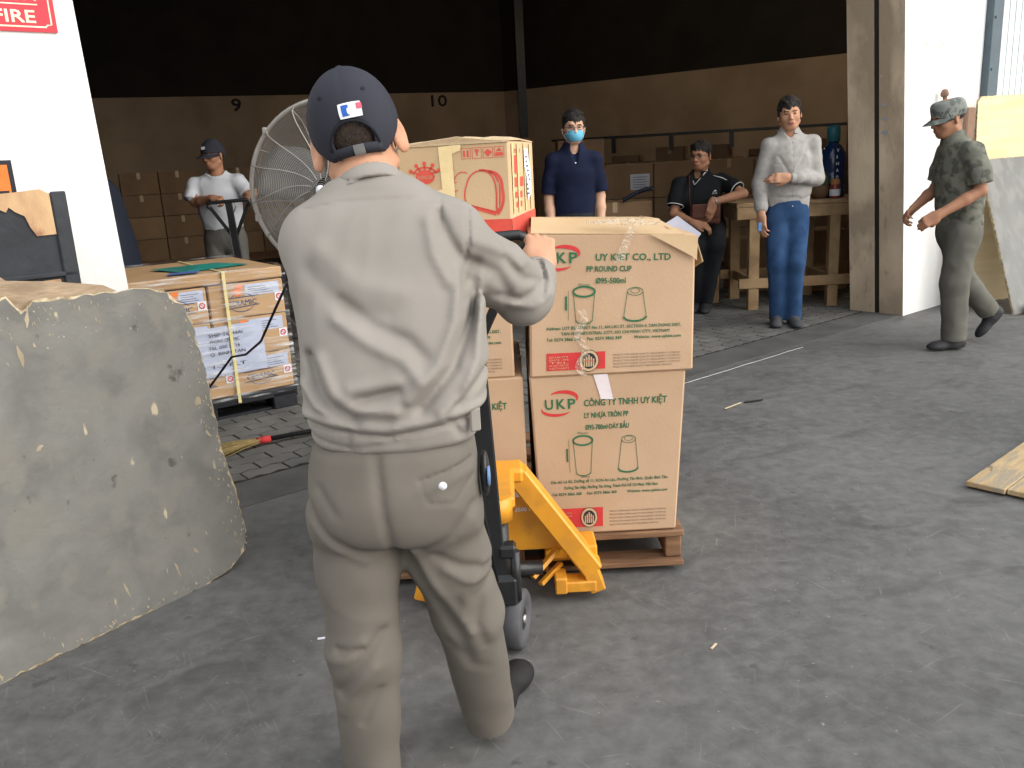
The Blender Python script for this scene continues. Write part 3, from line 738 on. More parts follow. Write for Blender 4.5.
def ukp_print(t, d, warp, eng, only=None):
    w, dp, h = d; X = -w / 2; Y = -dp / 2
    def I(e=.0015): return Ink((X, Y, 0), (1, 0, 0), (0, 0, 1), e)
    S = lambda u: u * w; Vv = lambda v: (1 - v) * h
    g = I()
    g.text('U', S(.09), Vv(.20), .025, .034, 0, True); g.text('K', S(.165), Vv(.20), .027, .034, 0, True); g.text('P', S(.24), Vv(.20), .023, .034, 0, True)
    if eng:
        g.text('UY KIET CO., LTD', S(.40), Vv(.185), S(.45), .022, 0, True); g.text('PP ROUND CUP', S(.345), Vv(.262), S(.27), .018, 0, True); g.text('Ø95-500ml', S(.40), Vv(.345), S(.18), .018, 0, True)
        ad = ['Address: LOT B5, STREET No 11, AN LAC ST, SECTION 4, TAN DONG DIST,', 'TAN HIEP INDUSTRIAL CITY, HO CHI MINH CITY, VIETNAM', 'Tel: 0274 3866 368     Fax: 0274 3866 369          Website: www.uykiet.com']
    else:
        g.text('CÔNG TY TNHH UY KIỆT', S(.345), Vv(.19), S(.54), .022, 0, True); g.text('LY NHỰA TRÒN PP', S(.345), Vv(.262), S(.29), .018, 0, True); g.text('Ø95-700ml DÁY BẦU', S(.35), Vv(.335), S(.29), .017, 0, True)
        ad = ['Dịa chỉ: Lô B5, Dường số 11, KCN An Lạc, Phường Tân Bình, Quận Bình Tân,', 'Dường Tân Hiệp, Phường Tân Dông, Thành Phố Hồ Chí Minh, Việt Nam', 'Tel: 0274 3866 368     Fax: 0274 3866 369          Website: www.uykiet.com']
    g.text(ad[0], S(.10), Vv(.665), S(.82), .010, 0, True); g.text(ad[1], S(.19), Vv(.705), S(.66), .010, 0, True); g.text(ad[2], S(.10), Vv(.745), S(.82), .010, 0, True)
    if not eng: g.rect(S(.497), Vv(.335) + .007, .008, .0025)
    # drinking cups
    a = .065 * w
    g.arc(S(.33), Vv(.40), a, .016, 0, 360, .006, n=32); g.line([(S(.33) - a, Vv(.40)), (S(.33) - a * .78, Vv(.60))], .0018); g.line([(S(.33) + a, Vv(.40)), (S(.33) + a * .78, Vv(.60))], .0018)
    g.arc(S(.33), Vv(.60), a * .78, .012, 180, 360, .003)
    g.arc(S(.64), Vv(.585), a * 1.05, .015, 180, 360, .006); g.line([(S(.64) - a * 1.05, Vv(.585)), (S(.64) - a * .72, Vv(.405))], .0018); g.line([(S(.64) + a * 1.05, Vv(.585)), (S(.64) + a * .72, Vv(.405))], .0018)
    g.arc(S(.64), Vv(.405), a * .72, .013, 0, 360, .002, n=28); g.arc(S(.64), Vv(.40), a * .42, .008, 0, 360, .0015, n=28)
    g.line([(S(.235), Vv(.39)), (S(.235), Vv(.60))], .0012); g.text('95mm', S(.295), Vv(.36), S(.07), .008, 0); g.text('60mm', S(.31), Vv(.635), S(.06), .008, 0)
    g.rect(S(.215), Vv(.53), .006, .045)
    g.build('green_printing', 'green', t, fix=False, warp=warp)
    g = I(.0012)
    g.arc(S(.205), Vv(.135), .048, .022, -25, 140, .013, taper=True); g.arc(S(.165), Vv(.20), .048, .020, 170, 330, .010, taper=True)
    g.rect(S(.10), Vv(.955), S(.36), h * .125)
    g.build('red_printing', 'red', t, fix=False, warp=warp)
    g = I(.0026); cu, cv = S(.36), Vv(.893)
    g.disc(cu, cv, .031, .036, 0); g.disc(cu, cv, .029, .034, 1, l=.0004); g.disc(cu, cv, .022, .026, 0, l=.0008)
    for k in range(-2, 3): g.rect(cu + k * .007 - .0022, cv - .019, .0044, .038 - abs(k) * .006, 1, l=.0012)
    g.text('ISO 9001', cu - .014, cv - .004, .028, .007, 2, l=.0016)
    g.build('round_emblem', ['ink', 'card_l', 'red'], t, fix=False, warp=warp)
    g = I()
    for k in range(5): g.text('PRODUCTION UNDER QUALITY MANAGEMENT SYSTEM ISO', S(.51), Vv(.865 + .022 * k), S(.41 if k < 4 else .36), .0055, 0)
    g.build('fine_print', 'grey_ink', t, fix=False, warp=warp)
    g = I(.0028)
    for k, s_ in enumerate(['QUALITY', 'SINCE 1995', 'TEL', 'UY KIET GROUP', 'VIETNAM']): g.text(s_, S(.115), Vv(.865 + .02 * k), S(.12), .006, 0)
    g.build('panel_lettering', 'card_l', t, fix=False, warp=warp)

UW = .495; UD = .60
def side_marks(t, d, warp):
    pass
t = empty('wooden_pallet', (0.005, 3.24, .022), 0, 'reddish brown wooden pallet under the green-printed cartons on the yellow truck', 'pallet')
g = MB()
for x in (-.555, -.02, .515):
    gg = MB(); gg.box((x, 0, .062), (.055, 1.1, .088), bev=.004); gg.build('stringer', 'wood', t)
for k, y in enumerate((-.53, -.32, -.11, .11, .32, .53)):
    gg = MB(); gg.box((-.02, y, .117), (1.13, .11 if k else .10, .022), bev=.003); gg.build('deck_board', 'wood', t)
for y in (-.53, 0, .53):
    gg = MB(); gg.box((-.02, y, .009), (1.13, .10, .018), bev=.003); gg.build('bottom_board', 'wood', t)
ZP = .152
HL, HU = .550, .453
# right stack
dl = (UW, UD, HL); wl = cornerwarp(dl, {(1, 0, 0): (-.03, 0, 0), (0, 0, 0): (.012, 0, 0), (1, 1, 0): (-.02, 0, 0), (0, 0, 1): (-.004, 0, 0), (1, 0, 1): (.004, 0, 0)})
t = carton('cup_carton', (.307, 2.97, ZP), 0, dl, 'card', 'lower right carton of the truck load, with green lettering and white tape at its top', 'carton', 'green-printed cartons on the hand truck', warp=wl)
ukp_print(t, dl, wl, False)
g = MB(); g.add([(-.045, -.3025, HL), (.0, -.3025, HL), (.018, -.3025, HL - .085), (-.022, -.3025, HL - .082)], [(0, 1, 2, 3)])
MT['pinkw'] = mat('white_tape', (.80, .72, .74), (.72, .64, .68), .4, 20, .1)
g.build('paper_tape', 'pinkw', t, fix=False, warp=wl)
def crease(t, d, warp, pts, name='crease'):
    pass
du = (UW + .01, UD, HU); wu = cornerwarp(du, {(0, 0, 1): (.018, .02, -.0), (1, 0, 1): (.028, .01, -.025), (1, 1, 1): (.0, .0, -.015), (0, 1, 1): (.02, 0, .0), (1, 0, 0): (.015, -.012, 0), (0, 0, 0): (.0, -.012, 0)})
t2 = carton('cup_carton', (.312, 2.975, ZP + HL), 0, du, 'card', 'upper right carton of the truck load, green lettering and crumpled clear tape on top', 'carton', 'green-printed cartons on the hand truck', warp=wu, flap=False)
ukp_print(t2, du, wu, True)
# raised and folded top flaps of the upper carton
g = MB()
W2 = UW / 2
def flapq(a, b, c, d_, th=.004):
    a, b, c, d_ = map(Vector, (a, b, c, d_)); n_ = (b - a).cross(d_ - a).normalized() * th
    g.add([a, b, c, d_, a - n_, b - n_, c - n_, d_ - n_], [(0, 1, 2, 3), (7, 6, 5, 4), (0, 4, 5, 1), (1, 5, 6, 2), (2, 6, 7, 3), (3, 7, 4, 0)])
flapq((-W2, -.30, HU + .003), (W2 - .03, -.30, HU - .0), (W2 - .05, -.03, HU + .024), (-W2 + .01, -.02, HU + .034))
flapq((-W2, .30, HU + .003), (W2 - .02, .30, HU + .003), (W2 - .04, .0, HU + .020), (-W2 + .01, -.01, HU + .030))
flapq((W2 - .06, -.22, HU + .012), (W2 + .01, -.22, HU - .012), (W2 + .005, .27, HU - .006), (W2 - .07, .20, HU + .02))
g.build('top_flap', 'card_l', t2, warp=wu)
# torn corner hanging on the right, side tape
g = MB()
flapq((W2 + .004, -.31, HU - .01), (W2 + .03, -.30, HU - .09), (W2 + .028, -.18, HU - .13), (W2 + .01, -.1, HU - .01), .003)
flapq((W2 - .14, -.312, HU + .002), (W2 + .008, -.313, HU - .004), (W2 + .006, -.314, HU - .085), (W2 - .01, -.314, HU - .07), .002)
g.build('torn_corner', 'card_l', t2, warp=wu)
# wrinkled clear tape over the top and down the front
MT['cling'] = mat('crumpled_clear_tape', (.80, .70, .58), (.66, .56, .44), .10, 30, .9, 60, alpha=.28, spec=1.0)
g = MB(); rs = random.Random(5)
def crumple(x0, x1, y0, y1, z0, nx, ny, amp):
    b = len(g.v)
    vs = []
    for j in range(ny + 1):
        for i_ in range(nx + 1):
            x = lerp(x0, x1, i_ / nx); y = lerp(y0, y1, j / ny)
            vs.append((x + rs.uniform(-1, 1) * .004, y + rs.uniform(-1, 1) * .004, z0 + rs.uniform(0, amp)))
    g.add(vs, [(j * (nx + 1) + i_, j * (nx + 1) + i_ + 1, (j + 1) * (nx + 1) + i_ + 1, (j + 1) * (nx + 1) + i_) for j in range(ny) for i_ in range(nx)])
crumple(-.05, .12, -.30, -.19, HU + .016, 20, 8, .014)
crumple(.04, .17, -.31, -.24, HU + .008, 14, 5, .012)
b = len(g.v)
rows = 26
vs = []
for j in range(rows + 1):
    zc = lerp(HU + .01, HU - .10, j / rows); xc = .085 - .05 * (j / rows) + rs.uniform(-.002, .002)
    for k in range(4): vs.append((xc + (k - 1.5) * .009, -.306 - rs.uniform(0, .006), zc))
for j in range(rows + 1):
    zc = lerp(HU - .24, .0, j / rows); xc = -.085 + .012 * math.sin(j * .5)
    for k in range(4): vs.append((xc + (k - 1.5) * .008, -.315 - rs.uniform(0, .005), zc))
fs = [(q * (rows + 1) * 4 + j * 4 + k, q * (rows + 1) * 4 + j * 4 + k + 1, q * (rows + 1) * 4 + (j + 1) * 4 + k + 1, q * (rows + 1) * 4 + (j + 1) * 4 + k) for q in (0, 1) for j in range(rows) for k in range(3)]
g.add(vs, fs)
g.build('crumpled_tape', 'cling', t2, fix=False)
# delivery note sticking out behind
g = MB()
flapq((0, 0, 0), (.080, .0, -.062), (.045, .01, -.115), (-.05, .01, -.03), .001)
pn = g.build('delivery_note', 'lav'); pn.location = (.578, 2.90, 1.172); tag(pn, 'folded white paper sheet sticking out at the right edge of the top green-printed carton', 'paper')
# left stack (three-quarters hidden by the worker)
t = carton('cup_carton', (-.212, 2.985, ZP), 0, (.495, .60, HL), 'card', 'lower left green-printed carton of the truck load, mostly hidden behind the worker', 'carton', 'green-printed cartons on the hand truck')
ukp_print(t, (.495, .60, HL), None, False)
t = carton('cup_carton', (-.232, 2.985, ZP + HL), 0, (.485, .60, HU - .01), 'card', 'upper left green-printed carton directly under the red-printed toaster box', 'carton', 'green-printed cartons on the hand truck')
ukp_print(t, (.485, .60, HU - .01), None, True)

# --- toaster box
TB = (.368, .345, .292)
tz = ZP + HL + HU - .01
t = empty('toaster_box', (-.108, 2.975, tz), R(-14.5), 'box printed in red with crown and bread slices on top of the green-printed cartons', 'carton')
g = MB(); g.box((0, 0, TB[2] / 2), TB, bev=.005); g.build('box', 'card_l', t)
w, dp, h = TB
def TI(e=.0012): return Ink((-w / 2, -dp / 2, 0), (1, 0, 0), (0, 0, 1), e)
g = TI()
g.poly([(0, 0), (w, 0), (w, .055), (0, .055)])          # red foot band
g.disc(.09, .195, .032, .022)
for k in range(5):
    a = R(150 - 30 * k); g.disc(.09 + .055 * math.cos(a), .192 + .045 * math.sin(a), .0065, .0065)
    g.line([(.09 + .028 * math.cos(a), .197 + .018 * math.sin(a)), (.09 + .049 * math.cos(a), .192 + .040 * math.sin(a))], .006)
g.arc(.09, .195, .042, .030, 20, 160, .006)
g.rect(.035, .125, .12, .026); g.rect(.055, .105, .10, .014)
# bread slices
def loop(pts, wd): g.line(pts, wd, 0, True)
sm = lambda P_: [(lerp(lerp(P_[k][0], P_[k + 1][0], t_), lerp(P_[k + 1][0], P_[k + 2][0], t_), .5 * 0 + t_), lerp(lerp(P_[k][1], P_[k + 1][1], t_), lerp(P_[k + 1][1], P_[k + 2][1], t_), t_)) for k in range(0, len(P_) - 2, 2) for t_ in [q_ / 8 for q_ in range(8)]] + [P_[-1]]
slice_ = sm([(.222, .105), (.212, .135), (.226, .165), (.238, .205), (.275, .207), (.312, .205), (.320, .165), (.325, .13), (.318, .078)])
loop(slice_, .0045)
g.poly([(.222, .105), (.318, .078), (.318, .066), (.220, .096)]); g.line(sm([(.300, .203), (.345, .20), (.342, .15), (.352, .10), (.322, .070)]), .009); g.line(sm([(.27, .208), (.325, .212), (.332, .16), (.338, .10), (.318, .074)]), .006)
g.arc(.215, .17, .03, .035, 60, 170, .003); g.arc(.20, .13, .02, .02, 100, 260, .003); g.arc(.195, .155, .018, .02, 90, 250, .0025)
# handling symbols
for k in range(4):
    x = .215 + .036 * k; g.line([(x, .245), (x + .03, .245), (x + .03, .277), (x, .277)], .002, 0, True)
g.poly([(.221, .25), (.227, .25), (.227, .27), (.221, .27)]); g.poly([(.233, .25), (.239, .25), (.239, .27), (.233, .27)])
g.poly([(.258, .272), (.274, .272), (.268, .260), (.268, .252), (.264, .252), (.264, .260)])
g.poly([(.289, .262), (.302, .272), (.315, .262), (.302, .248)]); g.rect(.326, .25, .024, .01); g.poly([(.328, .264), (.348, .264), (.338, .274)])
g.build('front_printing', 'redl', t, fix=False)
g = TI(.0022); g.text('HOÀNG GIA', .064, .189, .052, .011, 0); g.text('LÒ NƯỚNG BÁNH MÌ', .040, .133, .11, .010, 0); g.text('CAO CẤP', .062, .108, .08, .008, 0); g.line([(.327, .09), (.330, .17)], .003)
g.build('knocked_out_lettering', 'card_l', t, fix=False)
g = TI(.003)
g.poly([(.140, .285), (.185, .288), (.188, .03), (.150, .03)]); g.poly([(.185, .288), (.215, .288), (.213, .272), (.186, .262)]); g.poly([(.125, .150), (.145, .155), (.150, .08), (.13, .08)])
g.build('glossy_tape', 'tape_y', t, fix=False)
def TS(e=.0012): return Ink((w / 2, -dp / 2, 0), (0, 1, 0), (0, 0, 1), e)
g = TS(); g.poly([(0, 0), (dp, 0), (dp, .065), (0, .055)]); g.rect(.05, .15, .13, .03); g.rect(.06, .115, .1, .02); g.rect(.07, .085, .08, .018); g.disc(.085, .22, .035, .03); g.text('TOAST', .06, .255, .09, .014, 0, True)
g.build('side_printing', 'redl', t, fix=False)
g = TS(.003); rs = random.Random(2)
for k in range(4):
    u = .02 + .085 * k + rs.uniform(-.008, .008); g.poly([(u, .286), (u + rs.uniform(.012, .03), .286), (u + rs.uniform(.008, .02), .07), (u - .004, .07)])
g.build('side_tape', 'tape_y', t, fix=False)
g = TS(.0045); g.poly([(.19, .27), (.25, .268), (.26, .235), (.285, .20), (.28, .12), (.22, .10), (.215, .18), (.19, .21)]); g.build('torn_label', 'white', t, fix=False)
g = TS(.006); rs = random.Random(8)
for k in range(9): g.rect(.205 + rs.uniform(0, .04), .12 + k * .015, rs.uniform(.015, .035), .005)
g.build('label_writing', 'inkblue', t, fix=False)
# lifted top flaps
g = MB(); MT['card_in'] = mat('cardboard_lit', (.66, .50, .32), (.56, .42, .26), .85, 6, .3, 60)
rs = random.Random(6)
for (y0, y1, zz, sgn) in ((-.172, -.01, .020, 1), (.172, .0, .016, -1)):
    n = 12; vs = []
    for i_ in range(n + 1):
        x = lerp(-w / 2, w / 2, i_ / n); lift = zz * (.35 + .65 * math.sin(PI * (i_ / n) ** .8)) + rs.uniform(-.003, .003)
        vs += [(x, y0, h + .001), (x, y1 + rs.uniform(-.01, .01), h + lift)]
    g.add(vs, [(2 * i_, 2 * i_ + 1, 2 * i_ + 3, 2 * i_ + 2) for i_ in range(n)])
g.add([(-w / 2, -.172, h + .004), (-.02, -.178, h + .018), (.02, -.178, h + .022), (.10, -.174, h + .010), (w / 2, -.172, h + .002), (w / 2, -.172, h - .002), (-w / 2, -.172, h - .002)], [tuple(range(7))])
o = g.build('top_flap', 'card_in', t, fix=False)
md = o.modifiers.new('thickness', 'SOLIDIFY'); md.thickness = .004

# ================================================================== HAND PALLET TRUCK (yellow)
def pallet_truck(name, loc, rz, label, m, handle_tilt=.16, forks=True, steer=-14, lean=-2.0):
    """origin on the floor under the pump, forks to +y, handle towards -y"""
    t = empty(name, loc, rz, label, 'pallet truck')
    # sloping tow frame: two tapered arms from the crown to the fork roots
    for sgn in (-1, 1):
        g = MB()
        g.bar((sgn * .04, -.045, .440), (sgn * .272, -.035, .095), .066, .075, upv=(0, 1, 0), bev=.006)
        g.bar((sgn * .255, -.035, .12), (sgn * .285, -.035, .028), .05, .075, upv=(0, 1, 0), bev=.004)
        g.build('frame_arm', m, t)
        g = MB()
        g.box((sgn * .215, -.045, .052), (.125, .07, .036), bev=.004); g.box((sgn * .165, -.05, .062), (.038, .08, .055), bev=.004)
        g.box((sgn * .262, .02, .115), (.05, .12, .12), bev=.006); g.cyl((sgn * .235, -.05, .148), (sgn * .235, .0, .148), .022, n=14)
        g.build('fork_root', m, t)
        if forks:
            g = MB(); g.box((sgn * .205, .62, .092), (.16, 1.15, .012), bev=.002)
            for q in (-.078, .078): g.box((sgn * .205 + q, .62, .070), (.006, 1.15, .05))
            g.box((sgn * .205, 1.2, .088), (.13, .05, .02), bev=.006); g.build('fork', m, t)
            g = MB()
            for q in (-.03, .03): g.cyl((sgn * .205 + q - .02, 1.08, .042), (sgn * .205 + q + .02, 1.08, .042), .038, n=20)
            g.build('load_roller', 'rub', t)
        g = MB(); g.bar((sgn * .075, -.06, .085), (sgn * .16, .0, .15), .014, .03, upv=(0, 1, 0), bev=.002); g.bar((sgn * .10, -.07, .066), (sgn * .17, .0, .10), .012, .02, upv=(0, 1, 0)); g.build('lift_link', m, t)
    g = MB(); g.box((0, -.04, .440), (.13, .10, .05), bev=.012); g.box((-.012, -.17, .442), (.09, .27, .045), bev=.012); g.cyl((-.025, -.30, .40), (-.025, -.30, .470), .05, n=20); g.build('crown', m, t)
    g = MB()
    g.prism([(-.05, .44), (.05, .44), (.20, .20), (.20, .15), (-.20, .15), (-.20, .20)], .01, .022, 'Y'); g.build('front_plate', m, t)
    i = Ink((.0, .009, 0), (1, 0, 0), (0, 0, 1), .001)
    i.rect(.03, .335, .034, .018); i.text('2500 KG', .03, .285, .07, .014, 0, True); i.build('plate_lettering', 'white', t, fix=False)
    WY = -.30; PX = -.025; WX = Matrix.Translation((PX, WY, .088)) @ Matrix.Rotation(R(steer), 4, 'Z'); wq = lambda x: WX @ Vector((x, 0, 0))
    g = MB(); g.cyl((PX, WY, .13), (PX, WY, .40), .036, n=20); g.cyl((PX, WY, .40), (PX, WY, .45), .022, n=16); g.box((PX, WY - .01, .20), (.12, .12, .10), bev=.015); g.cyl((PX - .045, WY - .04, .20), (PX - .045, WY - .04, .34), .018, n=12)
    g.cyl((PX + .05, WY - .05, .17), (PX + .05, WY - .05, .32), .014, n=10); g.box((PX + .03, WY - .04, .32), (.05, .05, .04), bev=.008); g.cyl((.11, -.05, .115), (-.11, -.05, .115), .024, n=16); g.box((PX, WY / 2, .15), (.09, -WY, .05), bev=.01); g.box((PX, WY / 2, .25), (.05, -WY, .03), bev=.008); g.build('hydraulic_pump', 'blk', t)
    g = MB(); g.cyl(wq(-.075), wq(.075), .013, n=12); g.cyl(wq(0), (PX, WY, .16), .022, n=12); g.build('axle', 'steel', t)
    for sgn in (-1, 1):
        wv = MB(); wv.X = WX; x0 = sgn * .048
        wv.lathe((x0, 0, 0), [(.045, -.026), (.078, -.026), (.086, -.020), (.088, 0), (.086, .020), (.078, .026), (.045, .026), (.040, .018), (.018, .018), (.018, -.018), (.040, -.018), (.045, -.026)], 36, axis='X')
        wo = wv.build('steering_wheel', 'rub', t)
        wh = MB(); wh.X = WX; wh.lathe((x0, 0, 0), [(.0, -.022), (.028, -.022), (.042, -.014), (.042, .014), (.028, .022), (0, .022)], 24, axis='X'); wh.build('hub', 'blk', wo)
    # handle: box-section shaft, triangular loop and grip
    Rt = Matrix.Rotation(R(lean), 3, 'Y') @ Matrix.Rotation(handle_tilt, 3, 'X')
    piv = Vector((PX, WY - .04, .20)); q = lambda x, z, y=0: piv + Rt @ Vector((x, y, z))
    g = MB(); g.bar(q(0, 0), q(0, .98), .050, .028, upv=(0, 1, 0), bev=.004); g.cyl(q(-.06, 0), q(.06, 0), .022, n=16); g.build('handle_shaft', 'blk', t)
    g = MB(); g.bar(q(0, .70), q(.140, .955), .024, .022, upv=(0, 1, 0)); g.bar(q(0, .70), q(-.140, .955), .024, .022, upv=(0, 1, 0)); g.tube([q(-.13, .94), q(-.155, .965), q(-.155, .98), q(-.14, .99), q(.14, .99), q(.155, .98), q(.155, .965), q(.13, .94)], .014, 10); g.build('handle_loop', 'blk', t)
    g = MB(); g.tube([q(.045, .985), q(.05, .95), q(.03, .91), q(.0, .90)], .006, 8); g.build('release_lever', 'steel', t)
    g = MB(); g.tube([q(-.02, .85, -.02), q(-.03, .6, -.05), q(-.02, .3, -.06), q(0, .05, -.05)], .004, 6); g.build('control_cable', 'blk', t)
    return t
pallet_truck('pallet_truck', (-.042, 2.565, 0), 0, 'yellow hand pallet truck with black handle carrying the green-printed cartons', 'jack', .02)

# ================================================================== WRAPPED PALLET LOAD (left)
PU = Vector((.67, .46, 0)).normalized(); PN = Vector((-PU.y, PU.x, 0)); PC = Vector((-1.312, 5.055, 0)); PR = math.atan2(PU.y, PU.x)
def PP(a, b, z): return PC - PU * a + PN * b + Vector((0, 0, z))
t = empty('plastic_pallet', PP(.55, .45, 0), PR, 'black plastic pallet under the film-wrapped load of labelled cartons', 'pallet')
g = MB(); g.box((0, 0, .120), (1.12, .92, .022), bev=.005)
for y in (-.44, .44): g.box((0, y, .095), (1.12, .03, .035), bev=.003)
g.build('deck', 'blkp', t)
for x in (-.48, 0, .48):
    for y in (-.38, 0, .38):
        gg = MB(); gg.box((x, y, .054), (.15, .15, .108), bev=.008); gg.build('foot_block', 'blkp', t)
g = MB()
for y in (-.38, 0, .38): g.box((0, y, .009), (1.1, .1, .016), bev=.003)
g.build('skid', 'blkp', t)
rows = [(.133, .222), (.357, .222), (.581, .200)]
MT['card_p'] = mat('cardboard_tan', (.50, .32, .17), (.43, .27, .145), .8, 3, .1, 100)
layout = [[(0, .34), (.345, .36), (.71, .38)], [(0, .44), (.445, .33), (.78, .31)], [(0, .44), (.445, .30), (.75, .34)]]
names = ['bottom', 'middle', 'top']; colsn = ['right end', 'centre', 'left end']
for r_, (z0, hh) in enumerate(rows):
    for c_, (a0, ww) in enumerate(layout[r_]):
        for dpt in range(2):
            front = dpt == 0
            if not front and r_ < 2: continue
            lab = f'{names[r_]}-row labelled carton at the {colsn[c_]} of wrapped pallet load' if front else f'rear {names[r_]}-row carton at the {colsn[c_]} of the wrapped pallet load'
            t = carton('labelled_carton', PP(a0 + ww / 2, .225 + .452 * dpt, z0), PR, (ww - .006, .445, hh - .003), 'card_p', lab, 'carton', 'cartons of the wrapped pallet load', flap=not front)
            if not front: continue
            w = ww - .006; i = Ink((-w / 2, -.2225, 0), (1, 0, 0), (0, 0, 1), .001)
            i.rect(w * .48, hh * .60, w * .46, hh * .33, 0); i.build('white_label', 'lav', t, fix=False)
            i = Ink((-w / 2, -.2225, 0), (1, 0, 0), (0, 0, 1), .002)
            for k in range(4): i.rect(w * .52, hh * (.65 + .06 * k), w * (.34 - .05 * (k % 3)), .003)
            i.build('label_lines', 'inkblue', t, fix=False)
            i = Ink((-w / 2, -.2225, 0), (1, 0, 0), (0, 0, 1), .0015); i.disc(w * .38, hh * .74, .022, .027, 0); i.rect(w * .36, hh * .82, .04, .025, 0); i.build('orange_sticker', 'orange', t, fix=False)
            i = Ink((-w / 2, -.2225, 0), (1, 0, 0), (0, 0, 1), .0025); i.rect(w - .055, hh * .36, .048, .05, 0); i.arc(w - .031, hh * .36 + .025, .014, .014, 0, 360, .007, 1, 20, .001); i.line([(w - .039, hh * .36 + .033), (w - .023, hh * .36 + .017)], .004, 1, l=.001); i.build('round_sticker', ['white', 'red'], t, fix=False)
            i = Ink((-w / 2, -.2225, 0), (1, 0, 0), (0, 0, 1), .0013)
            cx, cy = w * .42, hh * .42
            i.text('CERAMIC', cx - .085, cy - .015, .17, .030, 0, True); i.line([(cx - .10, cy - .028), (cx + .10, cy - .018)], .006); i.line([(cx - .10, cy + .032), (cx + .10, cy + .034)], .005)
            i.arc(cx, cy, .075, .055, 20, 160, .006, taper=True); i.arc(cx, cy, .075, .05, 200, 340, .006, taper=True); i.build('printed_logo', 'inkblue', t, fix=False)
# lid layer
t = empty('carton_lid_sheet', PP(.55, .45, .782), PR, 'flat cardboard cap sheet on top of the film-wrapped pallet load', 'cardboard sheet')
g = MB(); g.box((0, 0, .035), (1.10, .90, .062), bev=.006); g.build('sheet', 'card_p', t)
i = Ink((0, 0, 0), (1, 0, 0), (0, 1, 0), 0)
# shipping note and strap, teal sheet
fr_ = lambda a, z, e: PP(a, -.004 - e, z)
def quad_on(name, pts, m, label, cat, e=.002, lines=None):
    o0 = PP(0, 0, 0); t = empty(name, fr_(pts[0][0], pts[0][1], e), 0, label, cat)
    n_ = 10; g = MB(); rs = random.Random(3)
    a, b, c, d_ = [fr_(x, z, e) for x, z in pts]; vs = []
    for j in range(n_ + 1):
        for k in range(n_ + 1):
            p = a.lerp(b, k / n_).lerp(d_.lerp(c, k / n_), j / n_); vs.append(p - PN * rs.uniform(0, .004))
    g.add(vs, [(j * (n_ + 1) + k, j * (n_ + 1) + k + 1, (j + 1) * (n_ + 1) + k + 1, (j + 1) * (n_ + 1) + k) for j in range(n_) for k in range(n_)])
    rel(g, t).build('sheet', m, t, fix=False); return t
t = quad_on('shipping_note', [(.60, .262), (.155, .268), (.16, .555), (.545, .545)], 'lav', 'large white handwritten shipping note taped across front of wrapped pallet load', 'paper')
i = Ink(PP(.60, -.006 - .005, .27), PU, (0, 0, 1), .002); rs = random.Random(12)
for k, s_ in enumerate(['SHIP TO HAI', 'PHONG CERAMIC', 'TEL 090 3716', 'Q. BINH TAN', '', '1-3 PLT']):
    if s_: i.text(s_, .13 + rs.uniform(-.01, .01), .225 - k * .036, .19 + rs.uniform(-.03, .02), .020, 0)
rel(i, t).build('handwriting', 'ink', t, fix=False)
g = MB(); a = .345
g.box(PP(a, -.0145, .47), (.018, .003, .76), PR); g.box(PP(a, .45, .852), (.018, .93, .004), PR)
MT['strap'] = mat('yellow_strap', (.78, .68, .32), (.70, .60, .26), .4, 20, .1)
tag(g.build('yellow_strap', 'strap'), 'narrow yellow packing strap round the film-wrapped pallet load', 'strap')
MT['teal'] = mat('teal_plastic', (.03, .28, .24), (.02, .22, .19), .3, 8, .3, 20)
g = MB(); g.add([PP(.50, .18, .853), PP(.10, .25, .856), PP(.20, .60, .852), PP(.62, .50, .860), PP(.35, .35, .875)], [(0, 1, 4), (1, 2, 4), (2, 3, 4), (3, 0, 4)])
tag(g.build('teal_bag', 'teal', fix=False), 'flat teal plastic sheet lying on top of the wrapped pallet load', 'plastic sheet')
g = MB(); g.add([PP(.62, .10, .856), PP(.46, .06, .858), PP(.42, .16, .86), PP(.58, .2, .858)], [(0, 1, 2, 3)])
MT['bluep'] = mat('blue_paper', (.12, .20, .50), None, .4, 10, .1)
tag(g.build('blue_leaflet', 'bluep', fix=False), 'small blue leaflet beside the teal sheet on wrapped pallet load', 'paper')
# stretch film
def film_mat():
    m = bpy.data.materials.new('stretch_film'); m.use_nodes = True; t = m.node_tree; b = t.nodes['Principled BSDF']
    b.inputs['Base Color'].default_value = (.85, .87, .9, 1); b.inputs['Roughness'].default_value = .12; b.inputs['Specular IOR Level'].default_value = .8
    co = _n(t, 'ShaderNodeTexCoord'); mp = _n(t, 'ShaderNodeMapping'); mp.inputs['Scale'].default_value = (2, 2, 26); mp.inputs['Rotation'].default_value = (.08, .05, 0)
    t.links.new(co.outputs['Object'], mp.inputs[0]); n = _n(t, 'ShaderNodeTexNoise'); n.inputs['Scale'].default_value = 2.2; n.inputs['Detail'].default_value = 5
    t.links.new(mp.outputs[0], n.inputs[0]); r = _n(t, 'ShaderNodeValToRGB'); e = r.color_ramp.elements; e[0].position = .5; e[0].color = (.02,) * 3 + (1,); e[1].position = .74; e[1].color = (.62,) * 3 + (1,)
    t.links.new(n.outputs[0], r.inputs[0]); t.links.new(r.outputs[0], b.inputs['Alpha'])
    bp = _n(t, 'ShaderNodeBump'); bp.inputs['Strength'].default_value = .5; bp.inputs['Distance'].default_value = .01; t.links.new(n.outputs[0], bp.inputs['Height']); t.links.new(bp.outputs[0], b.inputs['Normal'])
    return m
MT['film'] = film_mat()
g = MB(); rs = random.Random(4)
